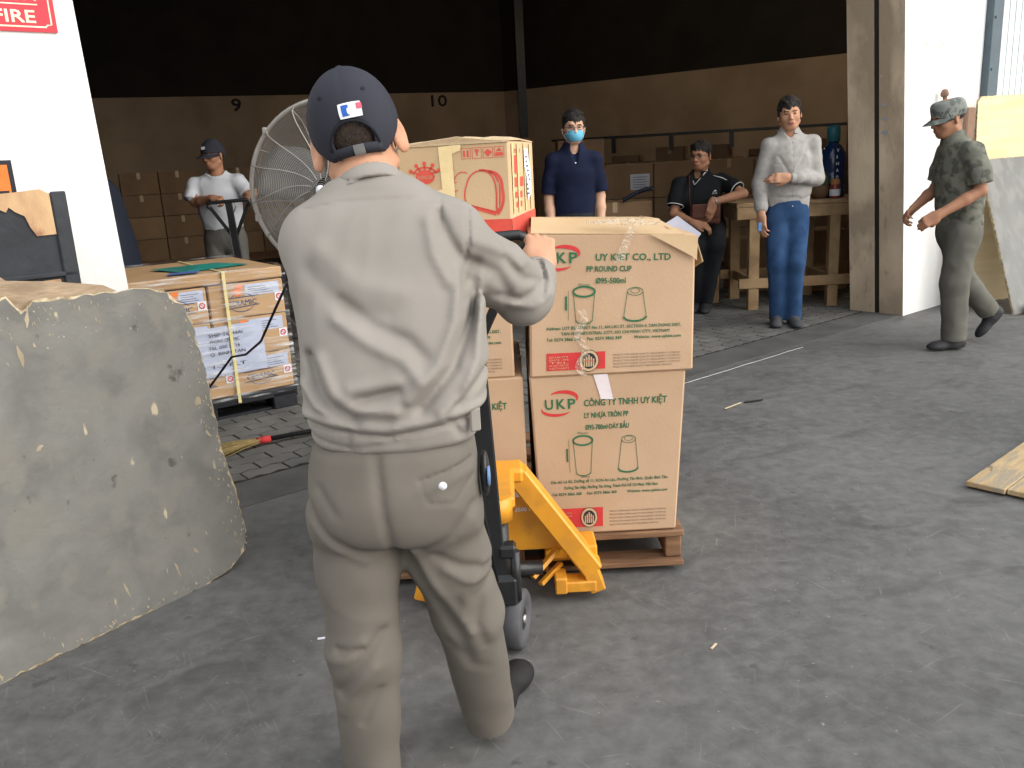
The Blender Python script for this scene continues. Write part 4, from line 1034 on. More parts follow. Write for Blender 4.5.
for (p0, p1) in ((PP(1.11, -.022, 0), PP(-.012, -.022, 0)), (PP(-.012, -.022, 0), PP(-.012, .92, 0)), (PP(-.012, .92, 0), PP(1.11, .92, 0))):
    nx, nz = 40, 24; vs = []
    nn_ = (p1 - p0).cross(Vector((0, 0, 1))).normalized()
    for j in range(nz + 1):
        for k in range(nx + 1): vs.append(p0.lerp(p1, k / nx) + Vector((0, 0, .11 + .75 * j / nz)) + nn_ * (rs.uniform(0, .006) if 0 < k < nx else 0))
    g.add(vs, [(j * (nx + 1) + k, j * (nx + 1) + k + 1, (j + 1) * (nx + 1) + k + 1, (j + 1) * (nx + 1) + k) for j in range(nz) for k in range(nx)], smooth=True)
tag(g.build('stretch_film', 'film', fix=False), 'clear stretch film wound around the labelled cartons on black pallet', 'plastic film')
# black cable hanging from the fan over the load
g = MB(); g.tube([(-.92, 3.62, .93), (-1.02, 3.75, .80), (-1.16, 3.95, .62), (-1.30, 4.15, .52), (-1.42, 4.3, .48), (-1.62, 4.28, .25), (-1.7, 4.2, .02)], .006, 8)
tag(g.build('power_cable', 'blkp'), 'black power cable sagging from the fan past wrapped pallet load', 'cable')
# broom on the floor
t = empty('broom', (-1.42, 4.13, 0), 0, 'straw broom with red binding and black handle lying on the paving', 'broom')
MT['straw'] = mat('straw', (.55, .42, .18), (.35, .25, .10), .9, 30, .8, 60, stretch=(1, 8, 8))
g = MB(); n = 46; rs = random.Random(5)
bd_ = Vector((.86, .50, 0)).normalized(); bp_ = Vector((-bd_.y, bd_.x, 0)); nk = Vector((.10, .14, .035))
for k in range(90):
    a = rs.uniform(-1, 1); h_ = rs.uniform(0, 1)
    p0 = nk + bp_ * a * .012 + Vector((0, 0, h_ * .015 - .005)); p1 = nk - bd_ * rs.uniform(.20, .25) + bp_ * a * .085 + Vector((0, 0, -.028 + h_ * .03))
    g.tube([p0, (p0 + p1) / 2 + Vector((0, 0, .004)), p1], [.003, .003, .0015], 4, cap=False)
g.build('bristles', 'straw', t)
g = MB(); g.cyl(nk - bd_ * .02, nk + bd_ * .05, .018, n=14); g.build('binding', 'red', t)
g = MB(); g.cyl(nk + bd_ * .05, nk + bd_ * .95 - Vector((0, 0, .015)), .013, n=12); g.build('handle', 'blk', t)
# white cord on the ground along the threshold, and scraps
g = MB(); rs = random.Random(2); pts = [Vector((1.02, 5.04, .008)).lerp(Vector((2.05, 5.87, .008)), k / 14) + Vector((rs.uniform(-.004, .004), rs.uniform(-.006, .006), 0)) for k in range(15)]
MT['cord'] = mat('white_cord', (.62, .61, .59), None, .7, 20, 0)
g.tube(pts, .0018, 6); tag(g.build('white_cord', 'cord'), 'white cord stretched along the ground from the carton stack to the doorway', 'cord')
MT['litter'] = mat('scrap', (.62, .5, .34), (.5, .4, .26), .8, 20, .1)
g = MB(); g.bar((1.155, 4.50, .006), (1.27, 4.60, .006), .008, .004); a_ = g.build('twig', 'litter'); tag(a_, 'thin straw-coloured twig on the concrete right of the cartons', 'twig')
g = MB(); g.bar((1.29, 4.60, .006), (1.40, 4.63, .007), .012, .005); tag(g.build('black_scrap', 'blk'), 'small black scrap at the end of the twig on the concrete', 'scrap')
g = MB(); g.bar((.528, 2.175, .004), (.548, 2.20, .004), .006, .003); tag(g.build('wood_chip', 'litter'), 'small pale wood chip on the grey concrete in the lower right foreground', 'scrap')
g = MB(); g.bar((-.63, 2.34, .004), (-.60, 2.345, .004), .008, .003); tag(g.build('paper_scrap', 'white'), 'tiny white scrap on the concrete between the plywood sheet and worker', 'scrap')

# ================================================================== INDUSTRIAL FAN
def fan(loc, yaw, label):
    t = empty('industrial_fan', loc, yaw, label, 'fan')
    RZ = 1.300; Rr = .362
    def pt(r, a, y): return (r * math.cos(a), y, RZ + r * math.sin(a))
    def prof(u, side):   # dished cage profile, u = r / Rr
        return side * (.10 * (1 - u ** 3) ** .5 + .012)
    for side, nm in ((-1, 'front_guard'), (1, 'rear_guard')):
        g = MB()
        for k in range(3, 42):
            u = k / 42; g.tube([pt(Rr * u, 2 * PI * j / 48, prof(u, side)) for j in range(48)], .0012, 3, closed=True, cap=False)
        for k in range(14 if side < 0 else 10):
            a0 = 2 * PI * k / (14 if side < 0 else 10) + .12
            g.tube([pt(Rr * (.12 + .88 * j / 12), a0 + .5 * (1 - j / 12) ** 2 * side, prof(.12 + .88 * j / 12, side) * 1.03) for j in range(13)], .0026, 4, cap=False)
        g.build(nm, 'wire', t, fix=False)
    g = MB(); g.tube([pt(Rr, 2 * PI * j / 60, 0) for j in range(60)], .009, 8, closed=True, cap=False)
    for k in range(6): g.box(pt(Rr + .004, k * PI / 3 + .3, 0), (.02, .03, .03), bev=.004)
    g.build('rim', 'wire', t)
    g = MB(); g.lathe((0, -.118, RZ), [(0, -.010), (.016, -.008), (.020, 0), (.020, .006), (0, .006)], 24, axis='Y'); g.build('badge', 'white', t)
    g = MB()
    for b in range(3):
        vs = []; a0 = b * 2 * PI / 3 + .5
        for j in range(9):
            r = .05 + .27 * j / 8; wd = .30 + .55 * math.sin(PI * (j / 8) ** .8) * .6 * (.36 / max(r, .12)) * .5
            for q in range(7):
                f = q / 6 - .5; vs.append(pt(r, a0 + f * wd * 2 + .25 * j / 8, -f * .09))
        n0 = [(j * 7 + q, j * 7 + q + 1, (j + 1) * 7 + q + 1, (j + 1) * 7 + q) for j in range(8) for q in range(6)]
        g.add(vs, n0, smooth=True)
    g.build('blade', 'alu', t, fix=False).modifiers.new('thickness', 'SOLIDIFY').thickness = .003
    g = MB(); g.lathe((0, 0, RZ), [(0, -.05), (.05, -.04), (.055, .03), (.0, .035)], 24, axis='Y'); g.lathe((0, 0, RZ), [(0, .12), (.07, .12), (.085, .15), (.085, .27), (.06, .30), (0, .30)], 28, axis='Y'); g.build('motor', 'blk', t)
    g = MB(); g.cyl((0, .25, .04), (0, .25, .70), .030, n=20); g.cyl((0, .25, .68), (0, .25, 1.22), .021, n=20); g.cyl((0, .25, .66), (0, .25, .73), .04, n=16); g.box((0, .25, 1.23), (.09, .12, .05), bev=.01); g.build('pole', 'blk', t)
    g = MB(); g.lathe((0, .25, 0), [(0, .0), (.17, .0), (.18, .012), (.16, .03), (.06, .06), (0, .06)], 40); g.build('base', 'blk', t)
    return t
MT['wire'] = mat('fan_wire', (.42, .40, .37), (.34, .32, .30), .45, 12, 0, metal=.3)
MT['alu'] = mat('dull_blade', (.15, .145, .14), (.12, .115, .11), .5, 8, 0, metal=.3)
fan((-.715, 3.72, 0), R(-12), 'large round pedestal fan with a grey wire guard behind the worker')

# ================================================================== TABLE AND BENCH
t = empty('work_table', (2.47, 7.76, 0), 0, 'rough wooden table with a water bottle on it beside the right column', 'table')
TX0, TX1, TY0, TY1, TZ = -.49, .66, -.36, .36, .925
for k in range(5):
    g = MB(); g.box(((TX0 + TX1) / 2, TY0 + .075 + k * .143, TZ - .02), (TX1 - TX0, .138, .035), bev=.004); g.build('top_plank', 'woodt', t)
g = MB()
for y in (TY0 + .02, TY1 - .02): g.box(((TX0 + TX1) / 2, y, TZ - .09), (TX1 - TX0 - .02, .032, .10), bev=.003)
for x in (TX0 + .02, TX1 - .02): g.box((x, 0, TZ - .09), (.032, TY1 - TY0, .10), bev=.003)
g.build('apron', 'woodt', t)
for x in (TX0 + .16, TX1 - .30):
    for y in (TY0 + .05, TY1 - .05):
        g = MB(); g.box((x, y, (TZ - .04) / 2), (.09, .075, TZ - .04), bev=.004); g.build('leg', 'woodt', t)
g = MB()
for y in (TY0 + .03, TY1 - .03): g.box(((TX0 + TX1) / 2, y - .012, .235), (TX1 - TX0 - .06, .035, .085), bev=.003)
for x in (TX0 + .16, TX1 - .30): g.box((x, 0, .235), (.035, TY1 - TY0, .08), bev=.003)
g.build('stretcher', 'woodt', t)
t = empty('wooden_bench', (1.66, 8.1, 0), R(-8), 'low rough wooden bench behind the seated man', 'bench')
for k in range(3):
    g = MB(); g.box((0, -.14 + .14 * k, .66), (.70, .13, .035), bev=.004); g.build('seat_plank', 'woodt', t)
for x in (-.28, .28):
    for y in (-.16, .16):
        g = MB(); g.box((x, y, .32), (.08, .07, .64), bev=.004); g.build('leg', 'woodt', t)
g = MB()
for z in (.2, .42): g.box((0, -.17, z), (.6, .03, .05)); g.box((0, .17, z), (.6, .03, .05))
g.build('rail', 'woodt', t)
# things on the table
t = empty('water_bottle', (2.86, 7.62, TZ), 0, 'large blue water dispenser bottle standing on the wooden table', 'bottle')
MT['bluebottle'] = mat('blue_bottle', (.010, .032, .10), (.008, .026, .085), .15, 4, 0, spec=.6)
g = MB(); g.lathe((0, 0, 0), [(0, 0), (.10, 0), (.112, .015), (.112, .09), (.107, .10), (.112, .11), (.112, .20), (.107, .21), (.112, .22), (.112, .32), (.105, .37), (.07, .43), (.045, .45), (.045, .47), (0, .47)], 32); g.build('body', 'bluebottle', t)
MT['tealcap'] = mat('teal_cap', (.03, .16, .20), (.02, .12, .16), .4, 10, 0)
g = MB(); g.lathe((0, 0, .47), [(0, .13), (.04, .13), (.055, .11), (.055, .0), (.045, -.005), (0, -.005)], 24); g.build('cap', 'tealcap', t)
i = Ink((0, -.114, .1), (1, 0, 0), (0, 0, 1), .001)
for k, ch in enumerate(['V', 'I', 'H', 'A', 'O']): i.text(ch, -.010, .28 - k * .055, .020 if ch != 'I' else .007, .026, 0, True)
i.build('brand_lettering', 'white', t, fix=False)
t = empty('covered_pot', (2.73, 7.56, TZ), 0, 'brown earthen pot with a green domed cover on the wooden table', 'pot')
MT['potm'] = mat('brown_pot', (.22, .13, .075), (.16, .095, .05), .6, 8, .1)
MT['greencap'] = mat('green_cover', (.10, .15, .07), (.07, .11, .05), .7, 12, .2)
g = MB(); g.lathe((0, 0, 0), [(0, 0), (.05, 0), (.075, .03), (.085, .08), (.08, .12), (0, .12)], 24); g.build('pot', 'potm', t)
g = MB(); g.lathe((0, 0, .118), [(.088, 0), (.085, .03), (.06, .09), (.02, .125), (0, .13)], 24); g.build('cover', 'greencap', t)
t = empty('sauce_jar', (2.83, 7.46, TZ), 0, 'small jar with an orange lid and white label on the table edge', 'jar')
MT['jarm'] = mat('jar_red', (.25, .05, .04), (.2, .04, .03), .2, 8, 0, spec=.6)
MT['jarlid'] = mat('orange_lid', (.55, .26, .09), None, .5, 10, 0)
g = MB(); g.lathe((0, 0, 0), [(0, 0), (.040, 0), (.043, .01), (.043, .10), (.035, .115), (.035, .12), (0, .12)], 20); g.build('glass', 'jarm', t)
g = MB(); g.lathe((0, 0, .02), [(.0445, 0), (.0445, .055)], 20); g.build('label', 'white', t, fix=False)
g = MB(); g.lathe((0, 0, .115), [(0, .045), (.03, .045), (.038, .035), (.038, 0)], 20); g.build('lid', 'jarlid', t)
# cartons under / behind the table
for lab, x, y, z, w, dp, h, m in [
    ('tan carton under the wooden table behind the standing man', 2.50, 8.62, 0, .50, .40, .52, 'card_b'),
    ('brown carton on the floor under the right end of the wooden table', 3.05, 8.45, 0, .45, .4, .30, 'card_b'),
    ('brown carton stacked second up under the right end of the table', 3.05, 8.46, .30, .44, .4, .28, 'card_old'),
    ('dark carton stacked below the tabletop by the right column', 3.62, 8.9, 0, .55, .5, .72, 'card_old')]:
    carton('carton', (x, y, z), R(8), (w, dp, h), m, lab, 'carton', 'cartons around the wooden table')

# ================================================================== BACKGROUND CARTON PILES
rs = random.Random(21)
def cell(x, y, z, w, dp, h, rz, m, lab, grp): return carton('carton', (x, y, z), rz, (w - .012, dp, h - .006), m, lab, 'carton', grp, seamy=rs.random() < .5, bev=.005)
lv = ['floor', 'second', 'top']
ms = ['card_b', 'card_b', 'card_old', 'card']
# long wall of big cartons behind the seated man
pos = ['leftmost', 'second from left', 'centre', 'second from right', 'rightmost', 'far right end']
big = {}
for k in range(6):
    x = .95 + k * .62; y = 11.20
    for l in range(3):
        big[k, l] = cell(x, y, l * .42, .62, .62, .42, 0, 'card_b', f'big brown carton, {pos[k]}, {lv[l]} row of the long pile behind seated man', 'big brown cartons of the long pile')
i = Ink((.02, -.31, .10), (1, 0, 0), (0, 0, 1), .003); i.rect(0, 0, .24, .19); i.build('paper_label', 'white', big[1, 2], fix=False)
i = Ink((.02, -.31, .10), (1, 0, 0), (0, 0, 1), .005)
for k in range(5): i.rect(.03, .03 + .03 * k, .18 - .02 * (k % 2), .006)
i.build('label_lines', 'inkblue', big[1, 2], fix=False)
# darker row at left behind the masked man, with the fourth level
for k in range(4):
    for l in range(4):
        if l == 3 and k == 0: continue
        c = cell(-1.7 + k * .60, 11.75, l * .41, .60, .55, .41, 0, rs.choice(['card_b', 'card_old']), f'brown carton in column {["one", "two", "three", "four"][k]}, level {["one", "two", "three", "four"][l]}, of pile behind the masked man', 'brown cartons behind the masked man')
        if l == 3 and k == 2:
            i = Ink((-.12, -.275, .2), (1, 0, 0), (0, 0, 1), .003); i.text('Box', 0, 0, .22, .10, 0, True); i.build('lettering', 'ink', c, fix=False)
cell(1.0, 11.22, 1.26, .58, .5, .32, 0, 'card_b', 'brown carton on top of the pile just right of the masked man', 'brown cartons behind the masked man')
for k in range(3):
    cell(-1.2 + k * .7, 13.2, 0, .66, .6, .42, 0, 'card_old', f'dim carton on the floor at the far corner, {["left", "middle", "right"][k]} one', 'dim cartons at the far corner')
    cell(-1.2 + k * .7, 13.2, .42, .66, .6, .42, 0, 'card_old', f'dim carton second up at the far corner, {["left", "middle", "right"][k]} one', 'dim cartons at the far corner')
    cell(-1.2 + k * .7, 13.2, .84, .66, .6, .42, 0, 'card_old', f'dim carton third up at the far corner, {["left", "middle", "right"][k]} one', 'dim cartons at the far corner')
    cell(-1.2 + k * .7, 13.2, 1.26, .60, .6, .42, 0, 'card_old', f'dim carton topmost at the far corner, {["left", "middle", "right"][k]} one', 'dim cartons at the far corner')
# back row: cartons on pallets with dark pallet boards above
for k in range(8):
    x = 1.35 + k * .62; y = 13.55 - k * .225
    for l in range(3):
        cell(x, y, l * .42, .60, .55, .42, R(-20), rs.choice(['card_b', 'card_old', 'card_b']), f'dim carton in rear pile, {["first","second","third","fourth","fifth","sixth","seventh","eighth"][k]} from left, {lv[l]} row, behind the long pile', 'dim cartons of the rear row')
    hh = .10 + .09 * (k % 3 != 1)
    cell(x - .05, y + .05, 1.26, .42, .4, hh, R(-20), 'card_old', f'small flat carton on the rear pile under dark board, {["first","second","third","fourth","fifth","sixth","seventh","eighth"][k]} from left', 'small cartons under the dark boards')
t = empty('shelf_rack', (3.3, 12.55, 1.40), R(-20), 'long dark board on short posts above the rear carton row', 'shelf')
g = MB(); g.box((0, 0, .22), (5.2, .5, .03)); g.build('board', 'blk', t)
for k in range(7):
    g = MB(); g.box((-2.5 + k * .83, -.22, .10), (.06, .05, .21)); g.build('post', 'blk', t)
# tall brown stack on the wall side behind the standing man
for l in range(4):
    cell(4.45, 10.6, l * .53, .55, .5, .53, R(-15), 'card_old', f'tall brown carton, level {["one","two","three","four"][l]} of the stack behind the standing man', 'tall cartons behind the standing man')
# film-wrapped pallets along the far left
def wrapped(x, y, idx, label):
    t = empty('pallet', (x, y, 0), R(24), f'dim wooden pallet under the {label}', 'pallet', 'dim pallets at the far left')
    g = MB()
    for yy in (-.45, 0, .45): g.box((0, yy, .05), (1.1, .09, .09))
    g.build('stringer', 'wood', t)
    g = MB(); g.box((0, 0, .11), (1.15, 1.0, .025)); g.build('deck', 'wood', t)
    for l in range(4):
        for c in range(2):
            o = Vector((x, y, 0)) + Matrix.Rotation(R(24), 3, 'Z') @ Vector((-.28 + .56 * c, 0, .123 + l * .34))
            cell(o.x, o.y, o.z, .56, .95, .34, R(24), rs.choice(['card_old', 'card_b', 'card_old']), f'dim carton, {["left","right"][c]} column, level {["one","two","three","four"][l]}, {label}', 'dim cartons on pallets at the far left')
for k, (x, y) in enumerate([(-6.9, 13.6), (-5.5, 14.2), (-4.15, 14.8), (-2.8, 15.4), (-5.9, 12.0)]):
    wrapped(x, y, k, ['load nearest left column', 'second load from left column', 'load left of man in white', 'load behind the wire fan', 'front load at far left'][k])
# dark blue tarpaulin over a stack behind the column
MT['tarp'] = mat('navy_tarpaulin', (.012, .017, .032), (.009, .013, .024), .7, 5, .3, 12)
g = MB(); n = 16; vs = []; fs = []
prof = [(0, .50), (.6, .46), (1.0, .44), (1.32, .40), (1.45, .30), (1.50, .16)]
cx, cy = -2.90, 5.75
for z, r in prof:
    for k in range(24):
        a = 2 * PI * k / 24; rr_ = r * (1 + .05 * math.sin(5 * a + z * 2) + .03 * math.sin(9 * a)); vs.append((cx + rr_ * math.cos(a), cy + rr_ * math.sin(a), z))
g.add(vs, [(j * 24 + k, j * 24 + (k + 1) % 24, (j + 1) * 24 + (k + 1) % 24, (j + 1) * 24 + k) for j in range(len(prof) - 1) for k in range(24)] + [tuple(len(prof) * 24 - 24 + k for k in range(24))], smooth=True)
tag(g.build('tarpaulin', 'tarp', fix=True), 'navy tarpaulin draped over a stack just behind the left column', 'tarpaulin')
# pallet truck of the man in white
MT['darkred'] = mat('dark_paint', (.05, .045, .045), None, .5, 8, .1)
pallet_truck('pallet_truck', (-2.06, 7.12, 0), R(6), 'dark pallet truck held by the man in the white shirt', 'darkred', .10)
# twisted dark strap lying over the cartons left of the seated man
g = MB()
for ph in (0, PI):
    g.tube([(1.20 + .30 * k / 40, 8.72 + .012 * math.sin(k * .9 + ph), .935 + .10 * math.sin(PI * .5 * k / 40) + .014 * math.cos(k * .9 + ph)) for k in range(41)], .012, 8)
MT['violet'] = mat('twisted_strap', (.035, .035, .07), (.02, .02, .03), .4, 20, 0)
tag(g.build('twisted_rope', 'violet'), 'dark twisted rope lying over a low carton left of the seated man', 'rope')
cell(1.12, 9.0, 0, .75, .5, .46, 0, 'card_b', 'low brown carton on the floor left of the seated man, under the twisted rope', 'cartons by the seated man')
cell(1.12, 9.0, .46, .75, .5, .46, 0, 'card_b', 'upper brown carton left of the seated man, with the twisted rope on top', 'cartons by the seated man')

# ================================================================== PEOPLE
def capcone(a, b, ra, rb, n=None, f=1.0, ca=False, cb=True):
    g0, lo, hi = cone(a, b, ra, rb, n, f); a, b = V3(a), V3(b); d = (b - a) / np.linalg.norm(b - a); d32 = d.astype(np.float32)
    def g(P):
        v = g0(P)
        if cb: v = np.maximum(v, (P - b.astype(np.float32)) @ d32)
        if ca: v = np.maximum(v, -(P - a.astype(np.float32)) @ d32)
        return v
    return g, lo, hi
def add_head(S, c, Rm, sc=1.0, neck=None, ears=True, jaw=1.0, es=1.0):
    fr = Fr(c, np.array(Rm) * sc)
    class F2(Fr):
        def inv(s, P): return (P - s.o.astype(np.float32)) @ (np.array(Rm) / sc).astype(np.float32)
    fr = F2(c, np.array(Rm) * sc)
    A = lambda pr, k: S.add(pr, k, fr)
    A(ell((0, .012, .03), (.076, .096, .088)), .01)
    A(ell((0, -.028, -.03), (.062 * jaw, .066, .082)), .03)
    A(ell((0, -.05, -.088), (.034 * jaw, .032, .026)), .03)
    for s in (-1, 1):
        A(ell((s * .042, -.055, -.028), (.022, .026, .022)), .02)
        A(cone((s * .055 * jaw, .0, -.06), (s * .022, -.055, -.095), .018, .014), .02)
    A(cone((-.03, -.083, .020), (.03, -.083, .020), .011, .011), .016)
    for s in (-1, 1): S.sub(ell((s * .030, -.104, .000), (.017, .017, .010)), .010, fr)
    A(cone((0, -.088, .008), (0, -.110, -.030), .007, .0115), .009)
    for s in (-1, 1): A(ell((s * .0115, -.099, -.035), (.008, .010, .007)), .006)
    A(ell((0, -.085, -.062), (.026, .014, .016)), .010)
    A(ell((0, -.0965, -.0575), (.020, .007, .0045)), .004); A(ell((0, -.095, -.067), (.017, .0075, .0055)), .004)
    S.sub(cone((-.020, -.104, -.062), (.020, -.104, -.062), .0025, .0025), .002, fr)
    if ears:
        for s in (-1, 1):
            e = Fr((s * (.079 + (es - 1) * .035), .008, -.008 - (es - 1) * .03), eulR(x=-12, z=s * (24 + (es - 1) * 60)))
            class E2(Fr):
                pass
            M_ = np.array(Rm) @ e.R; o_ = np.array(Rm) @ (e.o * sc) + V3(c)
            fe = Fr(o_, M_)
            S.add(ell((0, .006 * sc, 0), (.008 * sc, .018 * sc * es, .032 * sc * es)), .007, fe)
            S.sub(ell((s * .008 * sc, .003 * sc, .002), (.006 * sc, .010 * sc, .019 * sc)), .004, fe)
            S.add(ell((s * .002, .001 * sc, -.026 * sc), (.006 * sc, .009 * sc, .009 * sc)), .005, fe)
    if neck is not None:
        S.add(cone(fr.pt((0, .022, -.06)), neck, .052 * sc, .058 * sc), .03)
    return fr
def add_hand(S, w, Rm, side=1, sc=1.0, curl=((12, 18, 12),) * 4, thumb=((.030, .020, -.006), (.052, .044, -.016), (.060, .074, -.024)), spread=3):
    """wrist w; local +y to the fingertips, -z palm side, thumb on side*x"""
    Rm = np.array(Rm); o = V3(w)
    P = lambda q: Rm @ (V3(q) * sc) + o
    fr = Fr(o, Rm)
    S.add(rbox(V3((0, .045, 0)) * sc, V3((.038, .046, .0135)) * sc, .012 * sc), .014, fr)
    S.add(cone(P((0, -.02, 0)), P((0, .02, 0)), .026 * sc, .026 * sc, Rm[:, 2], .72), .02)
    S.add(cone(P((side * .022, .015, -.006)), P((side * .034, .045, -.010)), .015 * sc, .013 * sc), .014)
    L = ((.036, .026, .020), (.042, .029, .022), (.040, .027, .021), (.031, .020, .018))
    for i in range(4):
        x = side * (.029 - .0195 * i); y = (.086, .091, .087, .078)[i]
        p = V3((x, y, -.001)); ang = 0; az = R(-side * spread * (i - 1.3)); r0 = (.0092, .0094, .0088, .0078)[i]; pts = [p]; rs_ = [r0]
        for j in range(3):
            ang += R(curl[i][j]); d = V3((math.sin(-az) * math.cos(ang), math.cos(ang), -math.sin(ang))); p = p + d * L[i][j]; pts.append(p); rs_.append(r0 * (.95, .88, .78)[j])
        for j in range(3): S.add(cone(P(pts[j]), P(pts[j + 1]), rs_[j] * sc, rs_[j + 1] * sc), .003 if j else .007)
    for i in range(4): S.add(ell((side * (.029 - .0195 * i), (.084, .089, .085, .076)[i] * 1.0, .006), (.0095, .012, .0085)) if sc == 1 else cone(P((side * (.029 - .0195 * i), (.080, .085, .081, .072)[i], .006)), P((side * (.029 - .0195 * i), (.088, .093, .089, .080)[i], .004)), .0088 * sc, .0085 * sc), .004, fr if sc == 1 else None)
    T = [V3((side * q[0], q[1], q[2])) for q in thumb]
    S.add(cone(P(T[0]), P(T[1]), .0125 * sc, .0105 * sc), .010); S.add(cone(P(T[1]), P(T[2]), .0105 * sc, .0085 * sc), .004)
def basis(y, z):
    """columns x,y,z with y along the fingers and z towards the back of the hand"""
    y = V3(y) / np.linalg.norm(V3(y)); z = V3(z); z = z - y * (z @ y); z /= np.linalg.norm(z); return np.stack([np.cross(y, z), y, z], 1)
def inner_body(S, pelvis, chest, nb, shs, fwd, legs, arms):
    S.add(cone(pelvis, chest, .105, .115, fwd, .62), .03); S.add(cone(chest, nb, .10, .05, fwd, .62), .04)
    S.add(cone(shs[0], shs[1], .042, .042), .04)
    for h, k, a in legs: S.chain([h, k, a], [.072, .050, .036], .03)
    for s, e, w in arms:
        m = V3(e) * .65 + V3(w) * .35
        S.chain([s, e], [.046, .037], .03); S.chain([e, m, w], [.037, .038, .026], .015)
def lipmat(fr, sc=1.0):
    def f(C):
        q = fr.inv(C.astype(np.float32)); m = np.zeros(len(C), int)
        m[(np.abs(q[:, 0]) < .021) & (q[:, 2] > -.073) & (q[:, 2] < -.0535) & (q[:, 1] < -.094)] = 1
        return m
    return f
def face_bits(par, fr, brow=True, eyes=True, closed=False):
    L = V3(par.location)
    for s in (-1, 1):
        if eyes:
            S = SDF(); S.add(ell((s * .030, -.0855, .0005), (.0125, .008, .0048 if not closed else .003)), .002, fr)
            S.mesh('eye', .0022, ['eye'], par)
        if brow:
            g = MB(); g.tube([Vector(fr.pt((s * x, y, z)) - L) for x, y, z in ((.012, -.0955, .0165), (.026, -.0955, .0215), (.040, -.089, .0205), (.047, -.080, .016))], [.002, .0032, .003, .0015], 6)
            g.build('eyebrow', 'hair', par)
def hair_mesh(par, fr, vox=.005, top=.012, back=-.05, amp=.004, mat_='hair', seed=1, fringe=0, part=1, locks=True):
    S = SDF(); rs = random.Random(seed)
    S.add(ell((0, .016, .034), (.082, .100, .088 + top)), .01, fr)
    S.sub(ell((0, -.090, -.030), (.118, .078, .085)), .006, fr)
    S.sub(rbox((0, -.06, -.10), (.15, .078, .10), .005), .006, fr)
    S.sub(rbox((0, .0, -.17), (.2, .2, .17 + back), .005), .008, fr)
    if locks:
        for s in (-1, 1): S.add(cone((s * .074, -.018, .05), (s * .077, -.010, -.010), .012, .006), .01, fr)
        n = 11
        for k in range(n):
            x = -.058 + .116 * k / (n - 1); d = rs.uniform(.6, 1.2)
            z1 = .050 - fringe * d - .010 * abs(x) / .06
            y0 = -.072 + 1.6 * x * x / .09 * .5
            S.add(cone((x - part * .012, y0 + .012, .098 - abs(x) * .35), (x + part * .008 + rs.uniform(-.006, .006), y0 - .020 + abs(x) * .3, z1), .014, .005), .006, fr)
        for k in range(16):
            a = rs.uniform(0, 6.28); r_ = rs.uniform(.2, 1); p0 = (.06 * r_ * math.cos(a), .016 + .075 * r_ * math.sin(a), .10 + top * .6 - .03 * r_)
            S.add(cone(p0, (p0[0] * 1.1 + part * .02, p0[1] - .02, p0[2] + .012), .016, .008), .012, fr)
    S.post.append(rumple(amp, 120, seed, (1, 1, .5)))
    return S.mesh('hair', vox, [mat_], par)
def shoe(par, heel, toe, h=.075, m='shoe_dark', sole='sole_dark', w=.046, vox=.006, name='shoe', up=(0, 0, 1)):
    heel, toe = V3(heel), V3(toe); d = toe - heel; L = np.linalg.norm(d); d /= L; u = V3(up); u = u - d * (u @ d); u /= np.linalg.norm(u)
    Rm = np.stack([np.cross(d, u), d, u], 1); fr = Fr(heel, Rm)
    S = SDF(); S.add(cone((0, .045, .045), (0, .09, .05), w * .85, w * .9), .02, fr); S.add(cone((0, .09, .042), (0, L - .06, .030), w * .9, w * .72), .04, fr)
    S.add(ell((0, L - .07, .028), (w, .07, .030)), .02, fr); S.add(cone((0, .045, .05), (0, .05, h + .01), .042, .040), .02, fr)
    S.isect((lambda P: .012 - P[:, 2], V3((0, 0, 0)), V3((1, 1, 1))), .004, fr)
    o = S.mesh(name, vox, [m], par)
    S = SDF(); S.add(rbox((0, .05, .009), (w * .86, .052, .010), .009), .01, fr); S.add(rbox((0, L * .5, .009), (w * .74, L * .35, .010), .009), .03, fr); S.add(ell((0, L - .075, .009), (w * 1.04, .078, .016)), .02, fr)
    S.isect((lambda P: np.maximum(-P[:, 2], P[:, 2] - .019), V3((0, 0, 0)), V3((1, 1, 1))), .003, fr)
    s_ = S.mesh('sole', vox, [sole], o)
    s_.location = tuple(-V3(par.location)) if False else (0, 0, 0)
    return o
def child_fix(o, par):
    pass
MT['shoe_dark'] = mat('dark_shoe', (.035, .036, .040), (.025, .025, .028), .6, 20, .1)
MT['sole_dark'] = mat('black_sole', (.02, .02, .02), None, .7, 20, .1)
MT['sole_white'] = mat('pale_sole', (.55, .54, .50), None, .7, 20, .1)
MT['shoe_grey'] = mat('grey_shoe', (.12, .12, .13), (.08, .08, .09), .7, 20, .1)
def cloth(name, c, c2, rough=.9, bscale=420, bump=.06, scale=6): return mat(name, c, c2, rough, scale, bump, bscale, spec=.15)
MT['khaki'] = cloth('grey_khaki_twill', (.285, .262, .238), (.25, .23, .208))
MT['khaki_d'] = cloth('grey_khaki_trousers', (.165, .148, .128), (.138, .124, .107))
MT['capblk'] = cloth('charcoal_cap', (.038, .040, .052), (.030, .031, .042))
MT['navy'] = cloth('navy_cotton', (.012, .016, .042), (.009, .012, .032))
MT['blkpolo'] = cloth('black_polo', (.013, .014, .016), (.009, .010, .012))
MT['blktrou'] = cloth('charcoal_trousers', (.022, .024, .028), (.016, .017, .02))
MT['shirtgrey'] = cloth('pale_grey_shirt', (.40, .385, .37), (.335, .32, .31), scale=30)
MT['jeans'] = cloth('blue_jeans', (.040, .090, .20), (.024, .058, .14), scale=9)
MT['teewhite'] = cloth('white_tee', (.60, .62, .67), (.54, .56, .61))
MT['greytrou'] = cloth('grey_trousers', (.13, .125, .115), (.10, .098, .09))
